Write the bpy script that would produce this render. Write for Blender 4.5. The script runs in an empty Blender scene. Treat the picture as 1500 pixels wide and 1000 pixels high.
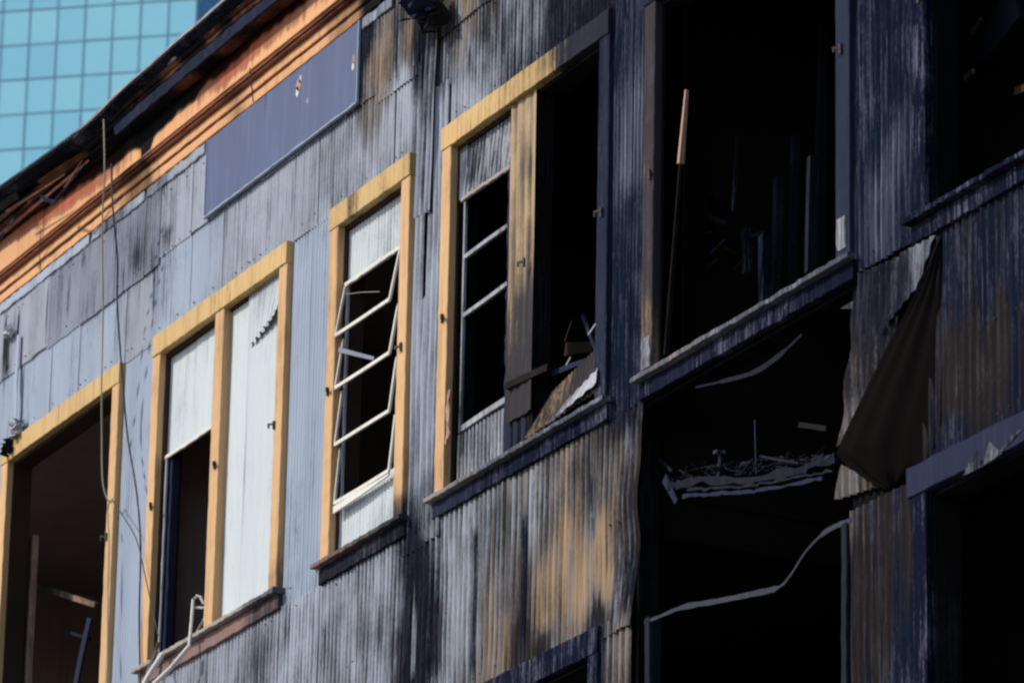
import bpy, math, random
import numpy as np
from mathutils import Vector, Matrix

random.seed(7)
rs = np.random.RandomState(7)
scene = bpy.context.scene
COL = scene.collection

# ------------------------------------------------------------------ camera
CAM = np.array([30.355, -13.704, 1.6])
RT = np.array([0.443497, 0.89608, 0.01877])
UP = np.array([0.276174, -0.15655, 0.948272])
FW = np.array([-0.852666, 0.415372, 0.316904])
FPX = 7500.0                                   # focal length in pixels of a 1500 px wide picture
cam = bpy.data.cameras.new('camera')
cam_ob = bpy.data.objects.new('camera', cam)
COL.objects.link(cam_ob)
cam.sensor_width = 36
cam.lens = FPX / 1500 * 36
m = Matrix.Identity(4)
for i in range(3):
    m[i][0], m[i][1], m[i][2], m[i][3] = RT[i], UP[i], -FW[i], CAM[i]
cam_ob.matrix_world = m
cam.clip_start = 0.5
cam.clip_end = 3000
cam.dof.use_dof = True
cam.dof.focus_distance = 33.5
cam.dof.aperture_fstop = 5.6
scene.camera = cam_ob

# ------------------------------------------------------------------ light
SUN_AZ, SUN_EL = math.radians(204), math.radians(38)     # azimuth clockwise from +Y
SUN = Vector((math.sin(SUN_AZ) * math.cos(SUN_EL), math.cos(SUN_AZ) * math.cos(SUN_EL), math.sin(SUN_EL)))
world = bpy.data.worlds.new('World')
scene.world = world
world.use_nodes = True
wn = world.node_tree
bg = wn.nodes['Background']
sky = wn.nodes.new('ShaderNodeTexSky')
sky.sky_type = 'NISHITA'
sky.sun_disc = False
sky.sun_elevation = SUN_EL
sky.sun_rotation = SUN_AZ
sky.air_density = 1.0
sky.dust_density = 1.0
wn.links.new(sky.outputs[0], bg.inputs[0])
bg.inputs[1].default_value = 0.15
sl = bpy.data.lights.new('sun', 'SUN')
sl.energy = 3.1
sl.angle = math.radians(0.5)
sl.color = (1.0, 0.93, 0.82)
so = bpy.data.objects.new('sun', sl)
so.rotation_euler = SUN.to_track_quat('Z', 'Y').to_euler()
COL.objects.link(so)
scene.view_settings.view_transform = 'Standard'
scene.view_settings.look = 'None'
scene.view_settings.exposure = 0.3
scene.view_settings.gamma = 1
scene.render.engine = 'CYCLES'
scene.cycles.filter_width = 2.4
scene.cycles.max_bounces = 6

# ------------------------------------------------------------------ measuring helper: photo pixel -> point of the wall plane
def ray(px, py):
    return FW + RT * (px - 750) / FPX + UP * (500 - py) / FPX

def P(px, py, out=0.0):
    """where the line of sight through a photo pixel meets the plane y=-out of the facade"""
    d = ray(px, py)
    t = (-out - CAM[1]) / d[1]
    p = CAM + d * t
    return (p[0], -out, p[2])

# ------------------------------------------------------------------ fields of soot and scorch measured from the photograph
class Field:
    def __init__(self, pts, out=0.0, zs=0.7, power=3.0):
        q = np.array([P(a[0], a[1], out) for a in pts])
        self.u, self.z = q[:, 0], q[:, 2]
        self.v = np.array([[a[2] if a[2] < .66 else .66 + (a[2] - .66) * 1.9, a[3] if len(a) > 3 else 0.0] for a in pts])
        self.zs, self.p = zs, power

    def __call__(self, u, z):
        res = np.zeros((len(u), 2))
        for k in range(0, len(u), 20000):
            uu, zz = u[k:k + 20000, None], z[k:k + 20000, None]
            d2 = (uu - self.u) ** 2 + ((zz - self.z) * self.zs) ** 2 + 1e-4
            w = d2 ** (-self.p / 2)
            res[k:k + 20000] = (w @ self.v) / w.sum(1, keepdims=True)
        return res

WALL = Field([
    (20, 600, .05), (60, 560, .02), (110, 500, .1), (60, 470, .15), (140, 420, .22), (100, 400, .3), (170, 390, .3),
    (205, 370, .5), (225, 400, .3), (250, 350, .3), (290, 330, .15), (285, 400, .08), (200, 470, .05), (120, 590, .0),
    (330, 340, .33), (340, 400, .3), (400, 300, .3), (400, 350, .15), (450, 240, .35), (460, 300, .25), (500, 200, .42), (520, 260, .3),
    (575, 200, .25), (600, 180, .2), (595, 130, .3), (560, 90, .45, .8), (556, 110, .5, .9), (600, 60, .45, .75), (570, 60, .4, .7), (542, 50, .95), (545, 130, .6, .3),
    (590, 20, .7, .3), (622, 50, 1), (622, 110, .9), (628, 180, .6), (640, 250, .35), (622, 290, .3), (660, 30, .6, .7), (690, 20, .6, .7), (675, 60, .6, .5),
    (710, 40, .75, .4), (700, 100, .62), (655, 120, .6), (660, 160, .45), (690, 150, .5), (760, 60, .68), (790, 60, .72), (820, 30, .8), (740, 110, .65), (870, 10, .86),
    (205, 570, .0), (205, 900, .03), (200, 750, 0), (455, 450, 0), (450, 600, 0), (450, 800, .03), (445, 860, .1),
    (630, 360, .42), (625, 450, .35), (630, 600, .35), (620, 680, .5), (625, 740, .72), (605, 820, .9), (618, 870, .95), (620, 950, .92),
    (240, 995, .2), (300, 970, .4), (380, 930, .5), (420, 920, .55), (450, 900, .5), (500, 900, .5), (520, 860, .5), (560, 850, .42), (560, 930, .5), (480, 980, .45), (590, 880, .65), (400, 990, .4), (530, 990, .5),
    (660, 780, .55, .1), (690, 750, .55, .1), (675, 860, .36, .15), (670, 950, .4, .25), (720, 780, .6, .3), (735, 830, .52, .55), (735, 930, .42, .7), (760, 760, .6, .35), (770, 860, .7, .5), (770, 940, .8, .5),
    (795, 740, .55, .3), (790, 780, .38, .3), (805, 850, .28, .95), (800, 900, .3, .95), (830, 720, .55, .5), (830, 790, .3, .95), (850, 860, .22, 1.05), (885, 790, .35, .9), (890, 860, .3, .95), (880, 710, .62, .5), (925, 700, .74, .5), (925, 850, .85, .3), (920, 950, .62, .7), (800, 950, .8, .3), (880, 905, .8, .2),
    (912, 60, .82), (930, 40, .74), (930, 190, .56), (920, 240, .6), (925, 330, .8, .15), (910, 400, .86), (940, 420, .84), (920, 500, .92), (915, 575, .88),
    (1265, 60, .8), (1320, 90, .86), (1280, 200, .84), (1320, 230, .7), (1300, 300, .62), (1290, 350, .6), (1335, 320, .84), (1265, 380, .7),
    (1420, 420, .93, .2), (1480, 380, .93, .15), (1460, 520, .8, .6), (1400, 560, .82, .6), (1400, 640, .95, .1), (1490, 600, .9, .3), (1280, 450, .85, .3), (1265, 560, .74, .5), (1260, 700, .72, .4),
    (1290, 800, .84, .5), (1290, 900, .84, .5), (1340, 850, .92, .3), (1340, 980, .95),
])
BOARD = Field([
    (60, 640, 0), (150, 570, .03), (5, 800, 0), (170, 700, 0), (165, 900, 0), (235, 500, .08), (330, 440, .2), (290, 465, .03), (400, 380, .03), (230, 800, 0),
    (325, 700, 0), (420, 600, 0), (410, 800, .08), (411, 855, .6), (490, 320, .25), (512, 300, .1), (528, 290, .6), (550, 275, .2), (600, 250, .15), (490, 600, 0), (480, 800, .05),
    (604, 400, .05), (600, 620, .1), (597, 700, .3), (594, 750, .75), (665, 210, .1), (690, 195, .15), (720, 180, .3), (750, 150, .35), (790, 120, .3), (815, 100, .4), (835, 80, .75), (860, 60, .97), (885, 40, .97),
    (662, 300, .05), (658, 460, .1), (655, 560, .0), (655, 640, .1), (650, 710, .3), (890, 120, .98), (888, 300, .96), (880, 450, .9), (884, 560, .86),
    (780, 180, .3), (778, 260, .45), (775, 380, .62), (772, 480, .8), (768, 570, .97),
    (965, 60, .8), (963, 250, .82), (960, 400, .86), (963, 510, .7), (1243, 60, .8), (1242, 200, .86), (1240, 340, .62), (1355, 60, .82), (1355, 200, .93),
    (850, 960, .9), (960, 950, .9), (1245, 900, .9), (1430, 700, .9),
])
class Frieze:
    """smoke climbing from the frieze into the eaves: photo column, height in px above the lower edge where it turns black, redness"""
    T = ((0, 62, .9), (25, 56, .9), (50, 48, 1), (78, 42, 1), (104, 38, 1), (130, 31, .8), (150, 28, .5), (175, 24, .3), (192, 25, .2), (204, 16, .1), (209, -12, 0), (217, -10, 0), (223, 14, .1), (234, 22, .1), (260, 25, .1),
         (285, 23, .2), (300, 35, .5), (330, 33, .9), (365, 35, 1), (400, 40, .8), (430, 36, .6), (455, 34, .4), (480, 32, .3), (520, 18, 0), (560, -20, 0), (600, -30, 0))
    def __init__(self):
        self.u = np.array([P(x, 404 - .787 * x, .12)[0] for x, h, w in self.T])
        self.h = np.array([h / 190 for x, h, w in self.T]); self.w = np.array([w for x, h, w in self.T])
    def __call__(self, u, z):
        h = np.interp(u, self.u, self.h) + .018 * np.sin(u * 9.1) * np.sin(u * 3.3 + 1) + .008 * np.sin(u * 31)
        w = np.interp(u, self.u, self.w)
        t = (z - 15.372 - h)
        soot = np.clip((t + .05) / .085, 0, 1); soot = soot * soot * (3 - 2 * soot) * 1.15
        red = w * np.clip((t + .17) / .11, 0, 1) * 1.1
        return np.stack([soot, red], 1)
FRIEZE = Frieze()
MOULD = Field([
    (10, 425, .0), (100, 355, .05), (150, 320, .1), (205, 270, .7), (215, 262, .6), (240, 250, .05), (300, 205, .05), (350, 170, .5), (365, 158, .1), (420, 115, .2), (450, 90, .1), (520, 40, .5), (545, 15, .9), (600, -30, 1)], out=.05)
NONE = Field([(400, 400, 0.0), (900, 400, 0.0)])
BLACK = Field([(400, 400, 1.0), (900, 400, 1.0)])
PANEL = Field([
    (250, 560, .12), (310, 500, .2), (270, 640, .05), (330, 600, 0), (400, 600, 0), (400, 420, .12), (350, 850, .03), (520, 340, .3), (570, 310, .32), (520, 390, .15), (540, 750, .15), (500, 790, .1), (570, 720, .2),
    (690, 250, .66), (720, 240, .5), (755, 215, .45), (690, 285, .4), (690, 660, .6), (730, 630, .6), (745, 660, .5), (765, 600, .6)])

# ------------------------------------------------------------------ materials
def nodes_of(name):
    mt = bpy.data.materials.new(name)
    mt.use_nodes = True
    nt = mt.node_tree
    return mt, nt, nt.nodes['Principled BSDF']

def noise(nt, scale, vec_scale, detail=3.0, offs=0.0, rough=.55):
    tc = nt.nodes.new('ShaderNodeTexCoord')
    mp = nt.nodes.new('ShaderNodeMapping')
    mp.inputs['Scale'].default_value = vec_scale
    mp.inputs['Location'].default_value = (offs, offs * .7, offs * 1.3)
    nz = nt.nodes.new('ShaderNodeTexNoise')
    nz.inputs['Scale'].default_value = scale
    nz.inputs['Detail'].default_value = detail
    nz.inputs['Roughness'].default_value = rough
    nt.links.new(tc.outputs['Object'], mp.inputs[0])
    nt.links.new(mp.outputs[0], nz.inputs['Vector'])
    return nz.outputs['Fac']

def mth(nt, op, a, b=None, c=None):
    n = nt.nodes.new('ShaderNodeMath')
    n.operation = op
    for i, v in enumerate((a, b, c)):
        if v is None: continue
        if isinstance(v, (int, float)): n.inputs[i].default_value = v
        else: nt.links.new(v, n.inputs[i])
    return n.outputs[0]

def smooth(nt, x, lo, hi):
    n = nt.nodes.new('ShaderNodeMapRange')
    n.interpolation_type = 'SMOOTHSTEP'
    n.inputs['From Min'].default_value = lo
    n.inputs['From Max'].default_value = hi
    nt.links.new(x, n.inputs['Value'])
    return n.outputs[0]

def mix(nt, f, a, b, blend='MIX'):
    n = nt.nodes.new('ShaderNodeMix')
    n.data_type = 'RGBA'
    n.blend_type = blend
    ins = {'f': n.inputs[0], 'a': n.inputs[6], 'b': n.inputs[7]}
    for k, v in (('f', f), ('a', a), ('b', b)):
        if isinstance(v, (int, float)): ins[k].default_value = v
        elif isinstance(v, tuple): ins[k].default_value = (*v, 1)
        else: nt.links.new(v, ins[k])
    return n.outputs[2]

def attr(nt, name):
    n = nt.nodes.new('ShaderNodeAttribute')
    n.attribute_name = name
    return n.outputs['Fac']

def burnt(name, base, base2, soot=(.009, .010, .017), tan=(.32, .215, .125), pale=(.16, .165, .22), rough=.55, streak=1.0, blotch=1.0,
          tint=.2, metallic=0.0, bump=.25, grime=(.2, .19, .2), grime_amt=.35, wash=.14, spec=.13):
    mt, nt, bs = nodes_of(name)
    A = noise(nt, 1, (30, 30, .9), 4, 3)
    A2 = noise(nt, 1, (85, 85, 2.2), 3, 9)
    B = noise(nt, 1, (3.2, 3.2, 2.0), 4, 5)
    G = noise(nt, 1, (14, 14, 1.0), 4, 21)
    C = noise(nt, 1, (90, 90, 55), 3, 1)
    s, t = attr(nt, 'soot'), attr(nt, 'tan')
    dA = mth(nt, 'SUBTRACT', A, .5); dB = mth(nt, 'SUBTRACT', B, .5); dA2 = mth(nt, 'SUBTRACT', A2, .5)
    v = mth(nt, 'MULTIPLY_ADD', dA, .85 * streak, s)
    v = mth(nt, 'MULTIPLY_ADD', dA2, .5 * streak, v)
    v = mth(nt, 'MULTIPLY_ADD', dB, 1.0 * blotch, v)
    FL = noise(nt, 1, (75, 75, 30), 4, 13, .65)
    v = mth(nt, 'MULTIPLY_ADD', mth(nt, 'SUBTRACT', FL, .5), .45 * streak, v)
    sm = smooth(nt, v, .08, .95)
    tv = mth(nt, 'MULTIPLY_ADD', mth(nt, 'MULTIPLY', mth(nt, 'SUBTRACT', G, .5), smooth(nt, t, .02, .4)), 1.6, t)
    tm = smooth(nt, tv, .45, 1.0)
    tb_ = smooth(nt, tv, .08, .5)
    col = mix(nt, B, base, base2)
    # thin runs of grime in the paint
    gm = smooth(nt, mth(nt, 'MULTIPLY_ADD', dA2, .8, G), .5, .75)
    col = mix(nt, mth(nt, 'MULTIPLY', gm, grime_amt), col, grime)
    col = mix(nt, mth(nt, 'MULTIPLY', smooth(nt, C, .62, .8), .35), col, grime)
    oi = nt.nodes.new('ShaderNodeObjectInfo')
    tn = mth(nt, 'MULTIPLY_ADD', oi.outputs['Random'], tint, 1 - tint * .6)
    cv = nt.nodes.new('ShaderNodeCombineColor')
    for i in range(3): nt.links.new(tn, cv.inputs[i])
    col = mix(nt, 1.0, col, cv.outputs[0], 'MULTIPLY')
    rust = mix(nt, smooth(nt, A, .35, .65), tan, tuple(c * .62 for c in tan))
    brown = tuple(c * k for c, k in zip(tan, (.42, .46, .6)))
    col = mix(nt, mth(nt, 'MULTIPLY', tb_, .7), col, brown)
    col = mix(nt, tm, col, rust)
    # scoured streaks that stay pale inside the soot
    so_c = mix(nt, mth(nt, 'MULTIPLY', smooth(nt, mth(nt, 'MULTIPLY_ADD', mth(nt, 'SUBTRACT', FL, .5), .5, mth(nt, 'MULTIPLY_ADD', dB, .8, A2)), .52, .75), wash), soot, pale)
    so_c = mix(nt, mth(nt, 'MULTIPLY', tb_, .7), so_c, tuple(c * k for c, k in zip(tan, (.075, .085, .11))))
    col = mix(nt, sm, col, so_c)
    nt.links.new(col, bs.inputs['Base Color'])
    nt.links.new(mth(nt, 'MULTIPLY_ADD', sm, .86 - rough, rough), bs.inputs['Roughness'])
    bs.inputs['Metallic'].default_value = metallic
    nt.links.new(mth(nt, 'MULTIPLY_ADD', sm, -spec * 1.0, spec), bs.inputs['Specular IOR Level'])
    bp = nt.nodes.new('ShaderNodeBump')
    bp.inputs['Strength'].default_value = bump
    bp.inputs['Distance'].default_value = .004
    nt.links.new(mth(nt, 'MULTIPLY_ADD', A2, .6, C), bp.inputs['Height'])
    nt.links.new(bp.outputs[0], bs.inputs['Normal'])
    return mt

M = {}
M['sheet'] = burnt('blue_grey_painted_metal', (.34, .375, .45), (.26, .285, .345))
M['sheet_burnt'] = burnt('blued_burnt_metal', (.16, .19, .27), (.11, .13, .19), soot=(.007, .011, .024), wash=.3)
M['sheet_blue'] = burnt('clean_pale_blue_metal', (.32, .375, .47), (.27, .32, .41), grime_amt=.2, tint=.08)
M['patch'] = burnt('older_violet_grey_metal', (.22, .245, .32), (.185, .2, .265))
M['white'] = burnt('white_painted_metal', (.53, .58, .61), (.46, .50, .53), grime=(.4, .38, .36), grime_amt=.25, tint=.06)
M['grey'] = burnt('grey_sheet', (.42, .43, .47), (.3, .31, .36), grime_amt=.5)
M['orange'] = burnt('orange_painted_board', (.59, .365, .18), (.52, .31, .15), tan=(.3, .15, .06), grime=(.2, .11, .05), grime_amt=.35, streak=.8, tint=.12, rough=.6, soot=(.022, .022, .03), pale=(.09, .08, .08))
M['yellow'] = burnt('ochre_painted_header', (.58, .39, .165), (.48, .31, .13), tan=(.3, .15, .06), grime=(.2, .12, .05), grime_amt=.45, streak=1.3, tint=.12, rough=.6, soot=(.022, .024, .036), pale=(.1, .09, .09))
M['brown'] = burnt('scorched_mullion_cladding', (.44, .31, .17), (.34, .24, .14), tan=(.3, .15, .06), grime=(.14, .09, .06), grime_amt=.5, soot=(.04, .036, .04))
M['cornice'] = burnt('salmon_painted_cornice', (.66, .31, .14), (.6, .34, .16), tan=(.42, .1, .04), grime=(.3, .1, .05), grime_amt=.4, streak=.25, blotch=.35, soot=(.012, .011, .013), wash=.06)
M['cornice_red'] = burnt('red_brown_moulding', (.34, .12, .06), (.22, .07, .04), tan=(.3, .08, .04), grime=(.08, .04, .03), streak=.6, soot=(.012, .011, .013), wash=.06)
M['sill'] = burnt('brown_red_sill', (.24, .13, .11), (.16, .1, .09), tan=(.3, .15, .06), grime=(.3, .28, .27), soot=(.035, .037, .046))
M['sill_lip'] = burnt('worn_pale_sill_edge', (.42, .36, .32), (.24, .2, .17), grime=(.1, .08, .07), soot=(.06, .065, .085), pale=(.3, .3, .34), wash=.6)
M['dark'] = burnt('sooted_metal', (.016, .018, .028), (.009, .010, .017), soot=(.008, .009, .013), pale=(.12, .12, .16), rough=.7, wash=.5, grime=(.03,.03,.042), grime_amt=.3, spec=.03)
M['darkblue'] = burnt('sooted_blue_metal', (.022, .028, .056), (.012, .016, .034), soot=(.006, .008, .018), pale=(.14, .14, .2), rough=.7, wash=.6, grime=(.05,.05,.075), grime_amt=.3, spec=.03)
M['char'] = burnt('charred_timber', (.012, .01, .01), (.02, .016, .015), soot=(.006, .006, .007), pale=(.06, .055, .06), rough=.85, wash=.2, grime=(.02,.018,.018), grime_amt=.3, spec=.03)
M['char_brown'] = burnt('scorched_timber', (.06, .035, .025), (.03, .02, .016), soot=(.01, .009, .009), rough=.8, wash=.1, grime=(.03,.022,.02), grime_amt=.3, spec=.03)
M['inside_brown'] = burnt('flare_lightened_room_lining', (.42, .31, .28), (.32, .24, .21), soot=(.006, .005, .005), rough=.95, wash=.0, grime=(.2, .14, .12), spec=.03)  # smoked plaster lightened so its colour carries the flare over the left openings
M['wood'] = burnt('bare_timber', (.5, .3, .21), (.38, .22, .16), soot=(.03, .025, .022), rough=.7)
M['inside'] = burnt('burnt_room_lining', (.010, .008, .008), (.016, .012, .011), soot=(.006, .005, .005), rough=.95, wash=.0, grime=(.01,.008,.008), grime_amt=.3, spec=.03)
M['sign'] = burnt('slate_blue_sign_paint', (.09, .112, .20), (.078, .092, .165), tan=(.5, .3, .24), pale=(.4, .4, .5), grime=(.14, .17, .28), grime_amt=.4, streak=.3, blotch=.5, tint=.0)
M['tube'] = burnt('white_tube', (.7, .67, .62), (.55, .52, .48), grime=(.3, .26, .22), tint=.1)
M['cord_pale'] = burnt('pale_cord', (.36, .33, .22), (.28, .26, .18), tint=.05)
M['cord_dark'] = burnt('dark_cord', (.05, .055, .06), (.04, .04, .045), tint=.05)
M['hook'] = burnt('rusty_iron', (.07, .045, .035), (.05, .035, .03), tint=.05)
M['strip'] = burnt('sooty_strip', (.045, .05, .07), (.025, .028, .042), grime=(.07, .07, .085), grime_amt=.5, spec=.03)
M['roof_edge'] = burnt('weathered_roof_felt', (.5, .5, .5), (.3, .29, .29), soot=(.05, .05, .06), tint=.05)

# ------------------------------------------------------------------ mesh helpers
def flags(o, **k):
    for a, b in k.items(): o[a] = b
    return o

def link(name, verts, faces, mat, parent=None, smooth_=False, field=None, uv=None, origin=None):
    me = bpy.data.meshes.new(name)
    v = np.array(verts, dtype=float)
    if origin is not None: v = v - np.array(origin)
    me.from_pydata(v.tolist(), [], faces)
    me.materials.append(mat)
    if smooth_: me.polygons.foreach_set('use_smooth', [True] * len(me.polygons))
    if field is not None:
        w = np.array(verts, dtype=float)
        r = field(w[:, 0], w[:, 2])
        for k, nm in enumerate(('soot', 'tan')):
            at = me.attributes.new(nm, 'FLOAT', 'POINT')
            at.data.foreach_set('value', r[:, k].astype(np.float32))
    me.update()
    o = bpy.data.objects.new(name, me)
    COL.objects.link(o)
    if parent is not None: o.parent = parent
    if origin is not None: o.location = origin
    return o

class MB:
    def __init__(s): s.v = []; s.f = []
    def add(s, v, f):
        n = len(s.v)
        s.v += [tuple(map(float, p)) for p in v]
        s.f += [tuple(i + n for i in q) for q in f]
        return s
    def box(s, x0, x1, y0, y1, z0, z1, step=None, jit=0.0):
        """axis box; the longest of x and z is cut into steps whose edges wander a little"""
        if step is None:
            v = [(x, y, z) for x in (x0, x1) for y in (y0, y1) for z in (z0, z1)]
            return s.add(v, [(0, 1, 3, 2), (4, 6, 7, 5), (0, 4, 5, 1), (2, 3, 7, 6), (0, 2, 6, 4), (1, 5, 7, 3)])
        along_x = (x1 - x0) > (z1 - z0)
        L = (x1 - x0) if along_x else (z1 - z0)
        n = max(2, int(L / step)); b = .004
        v, f = [], []
        for i in range(n + 1):
            t = i / n
            j = [(random.random() - .5) * 2 * jit for _ in range(3)]
            if along_x:
                x = x0 + t * L
                sec = [(x, y1, z0 + j[0]), (x, y0 + b + j[2], z0 + j[0]), (x, y0 + j[2], z0 + b + j[0]), (x, y0 + j[2], z1 - b + j[1]), (x, y0 + b + j[2], z1 + j[1]), (x, y1, z1 + j[1])]
            else:
                z = z0 + t * L
                sec = [(x0 + j[0], y1, z), (x0 + j[0], y0 + b + j[2], z), (x0 + b + j[0], y0 + j[2], z), (x1 - b + j[1], y0 + j[2], z), (x1 + j[1], y0 + b + j[2], z), (x1 + j[1], y1, z)]
            v += sec
        for i in range(n):
            for k in range(6):
                a, c = i * 6 + k, i * 6 + (k + 1) % 6
                q = (a, c, c + 6, a + 6)
                f.append(q if along_x else q[::-1])
        e0 = tuple(range(6)); e1 = tuple(n * 6 + k for k in range(6))
        f += [e0[::-1], e1] if along_x else [e0, e1[::-1]]
        return s.add(v, f)
    def bar(s, p, q, w, t, tip=1.0, roll=0.0):
        """rectangular bar between two points, narrowing to tip"""
        p, q = Vector(p), Vector(q)
        d = (q - p).normalized()
        a = d.cross(Vector((0, 1, 0)))
        if a.length < .05: a = d.cross(Vector((0, 0, 1)))
        a.normalize(); b = d.cross(a)
        R = Matrix.Rotation(roll, 3, d); a = R @ a; b = R @ b
        v = []
        for k, (c, sc) in enumerate(((p, 1.0), ((p + q) / 2 + a * (random.random() - .5) * w * .3, (1 + tip) / 2), (q, tip))):
            for sa, sb in ((-1, -1), (1, -1), (1, 1), (-1, 1)):
                v.append(c + a * sa * w * .5 * sc + b * sb * t * .5 * sc)
        f = [(0, 3, 2, 1), (8, 9, 10, 11)]
        for r in (0, 4):
            for k in range(4): f.append((r + k, r + (k + 1) % 4, r + 4 + (k + 1) % 4, r + 4 + k))
        return s.add(v, f)
    def tube(s, pts, r, seg=6):
        pts = [Vector(p) for p in pts]
        base = len(s.v); n = len(pts)
        up = Vector((0.3, 1, 0.2)).normalized()
        for i, p in enumerate(pts):
            d = (pts[min(i + 1, n - 1)] - pts[max(i - 1, 0)]).normalized()
            a = d.cross(up)
            if a.length < 1e-3: a = d.cross(Vector((1, 0, 0)))
            a.normalize(); b = d.cross(a)
            for k in range(seg):
                an = 2 * math.pi * k / seg
                s.v.append(tuple(p + (a * math.cos(an) + b * math.sin(an)) * r))
        for i in range(n - 1):
            for k in range(seg):
                s.f.append((base + i * seg + k, base + i * seg + (k + 1) % seg, base + (i + 1) * seg + (k + 1) % seg, base + (i + 1) * seg + k))
        s.f.append(tuple(base + k for k in range(seg))[::-1])
        s.f.append(tuple(base + (n - 1) * seg + k for k in range(seg)))
        return s
    def ribbon(s, pts, w, t=.003, wdir=(0, 0, 1)):
        """thin strip with thickness following pts, width along wdir"""
        base = len(s.v); n = len(pts); wd = Vector(wdir).normalized()
        for i, p in enumerate(pts):
            p = Vector(p)
            d = (Vector(pts[min(i + 1, n - 1)]) - Vector(pts[max(i - 1, 0)])).normalized()
            a = (wd - d * wd.dot(d)).normalized(); b = d.cross(a)
            ww = w[i] if isinstance(w, (list, tuple)) else w
            for sa, sb in ((-1, -1), (1, -1), (1, 1), (-1, 1)): s.v.append(tuple(p + a * sa * ww / 2 + b * sb * t / 2))
        for i in range(n - 1):
            for k in range(4):
                s.f.append((base + i * 4 + k, base + i * 4 + (k + 1) % 4, base + i * 4 + 4 + (k + 1) % 4, base + i * 4 + 4 + k))
        s.f.append((base, base + 3, base + 2, base + 1)); e = base + (n - 1) * 4
        s.f.append((e, e + 1, e + 2, e + 3))
        return s
    def build(s, name, mat, parent=None, field=None, smooth_=False, top=False, **kw):
        org = None
        if top:
            a = np.array(s.v); org = ((a[:, 0].min() + a[:, 0].max()) / 2, (a[:, 1].min() + a[:, 1].max()) / 2, a[:, 2].min())
        o = link(name, s.v, s.f, mat, parent, smooth_, field, origin=org)
        return flags(o, **kw)

def spline(pts, n=8):
    """Catmull-Rom through the points"""
    p = [Vector(a) for a in pts]
    p = [p[0] * 2 - p[1]] + p + [p[-1] * 2 - p[-2]]
    out = []
    for i in range(1, len(p) - 2):
        for k in range(n):
            t = k / n
            out.append(.5 * ((2 * p[i]) + (p[i + 1] - p[i - 1]) * t + (2 * p[i - 1] - 5 * p[i] + 4 * p[i + 1] - p[i + 2]) * t * t + (3 * p[i] - p[i - 1] - 3 * p[i + 1] + p[i + 2]) * t ** 3))
    out.append(p[-2])
    return out

def wob(seed, x, f, n=3):
    r = np.random.RandomState(seed); y = 0
    for k in range(n): y = y + np.sin(x * f * (1 + k * .83) + r.rand() * 6.28) / (1 + k)
    return y / 1.8

def sheet(name, parent, u0, u1, z0, z1, y=-.012, pitch=.05, amp=.006, mat='sheet', field=WALL, seed=None, warp=0.0, buckle=0.0,
          rag=.006, cut=None, fn=None, dz=.07, ph=0.0, seg=6, stripe=None, tilt=0.0, **kw):
    """corrugated sheet: ridges run vertically and swell towards the street (-y)"""
    seed = random.randint(0, 99999) if seed is None else seed
    nx = max(4, int((u1 - u0) / pitch * seg)); nz = max(3, int((z1 - z0) / dz))
    U, T = np.meshgrid(np.linspace(0, 1, nx + 1), np.linspace(0, 1, nz + 1))
    Z = z0 + T * (z1 - z0) + (1 - T) * rag * wob(seed, U * (u1 - u0), 14) * (T < .01) + (T > .99) * rag * .5 * wob(seed + 1, U * (u1 - u0), 11)
    X = u0 + U * (u1 - u0)
    wx = warp * wob(seed + 2, Z, 3.1) * (.35 + .65 * np.abs(wob(seed + 3, X, 2.2))) if warp else 0
    a = amp * (1 + .25 * wob(seed + 4, X, 9)) * (1 - .25 * (buckle > 0) * np.clip(wob(seed + 8, X * 1.0 + Z * .7, 4), 0, 1))
    Y = y - a * np.cos(2 * np.pi * (X - u0) / pitch + ph)
    Y = Y - .003 * wob(seed + 5, X, 2.5) * wob(seed + 6, Z, 2)
    if buckle: Y = Y - buckle * np.clip(wob(seed + 7, X, 7) * (0.6 + .4 * wob(seed + 9, Z, 2.3)), -.5, 1)
    if tilt: Y = Y - tilt * (1 - T)
    X = X + wx
    if fn is not None: X, Y, Z = fn(X, Y, Z, U, T)
    V = np.stack([X.ravel(), Y.ravel(), Z.ravel()], 1)
    F = []
    for j in range(nz):
        for i in range(nx):
            if cut is not None and cut(u0 + (i + .5) / nx * (u1 - u0), z0 + (j + .5) / nz * (z1 - z0)): continue
            a0 = j * (nx + 1) + i
            F.append((a0, a0 + 1, a0 + nx + 2, a0 + nx + 1))
    if stripe is not None:
        base = field
        def field2(u, z):
            r = base(u, z).copy()
            for (su, sz0, sz1, w, k) in stripe:
                g = np.exp(-((u - su - .015 * np.sin(z * 5)) / w) ** 2) * np.clip((z - sz0) / .1, 0, 1) * np.clip((sz1 - z) / .1, 0, 1)
                r[:, 0] = r[:, 0] * (1 - g) + k * g
                r[:, 1] = r[:, 1] * (1 - g)
            return r
        fld = field2
    else: fld = field
    o = link(name, V, F, M[mat], parent, True, fld)
    if amp > .003:                                  # dirt gathers in the valleys of the corrugation
        at = o.data.attributes['soot']; q = np.zeros(len(V), dtype=np.float32); at.data.foreach_get('value', q)
        val = -np.cos(2 * np.pi * ((u0 + U * (u1 - u0)) - u0) / pitch + ph).ravel()
        at.data.foreach_set('value', (q + val * (.03 + .14 * np.clip(q * 2.2, 0, 1) * np.clip(2.2 - q * 2, .25, 1))).astype(np.float32))
    return flags(o, **kw)

def stripe_px(lst):
    out = []
    for (x0, y0, x1, y1, w, k) in lst:
        a, b = P(x0, y0), P(x1, y1)
        out.append(((a[0] + b[0]) / 2, min(a[2], b[2]), max(a[2], b[2]), w, k))
    return out

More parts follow.
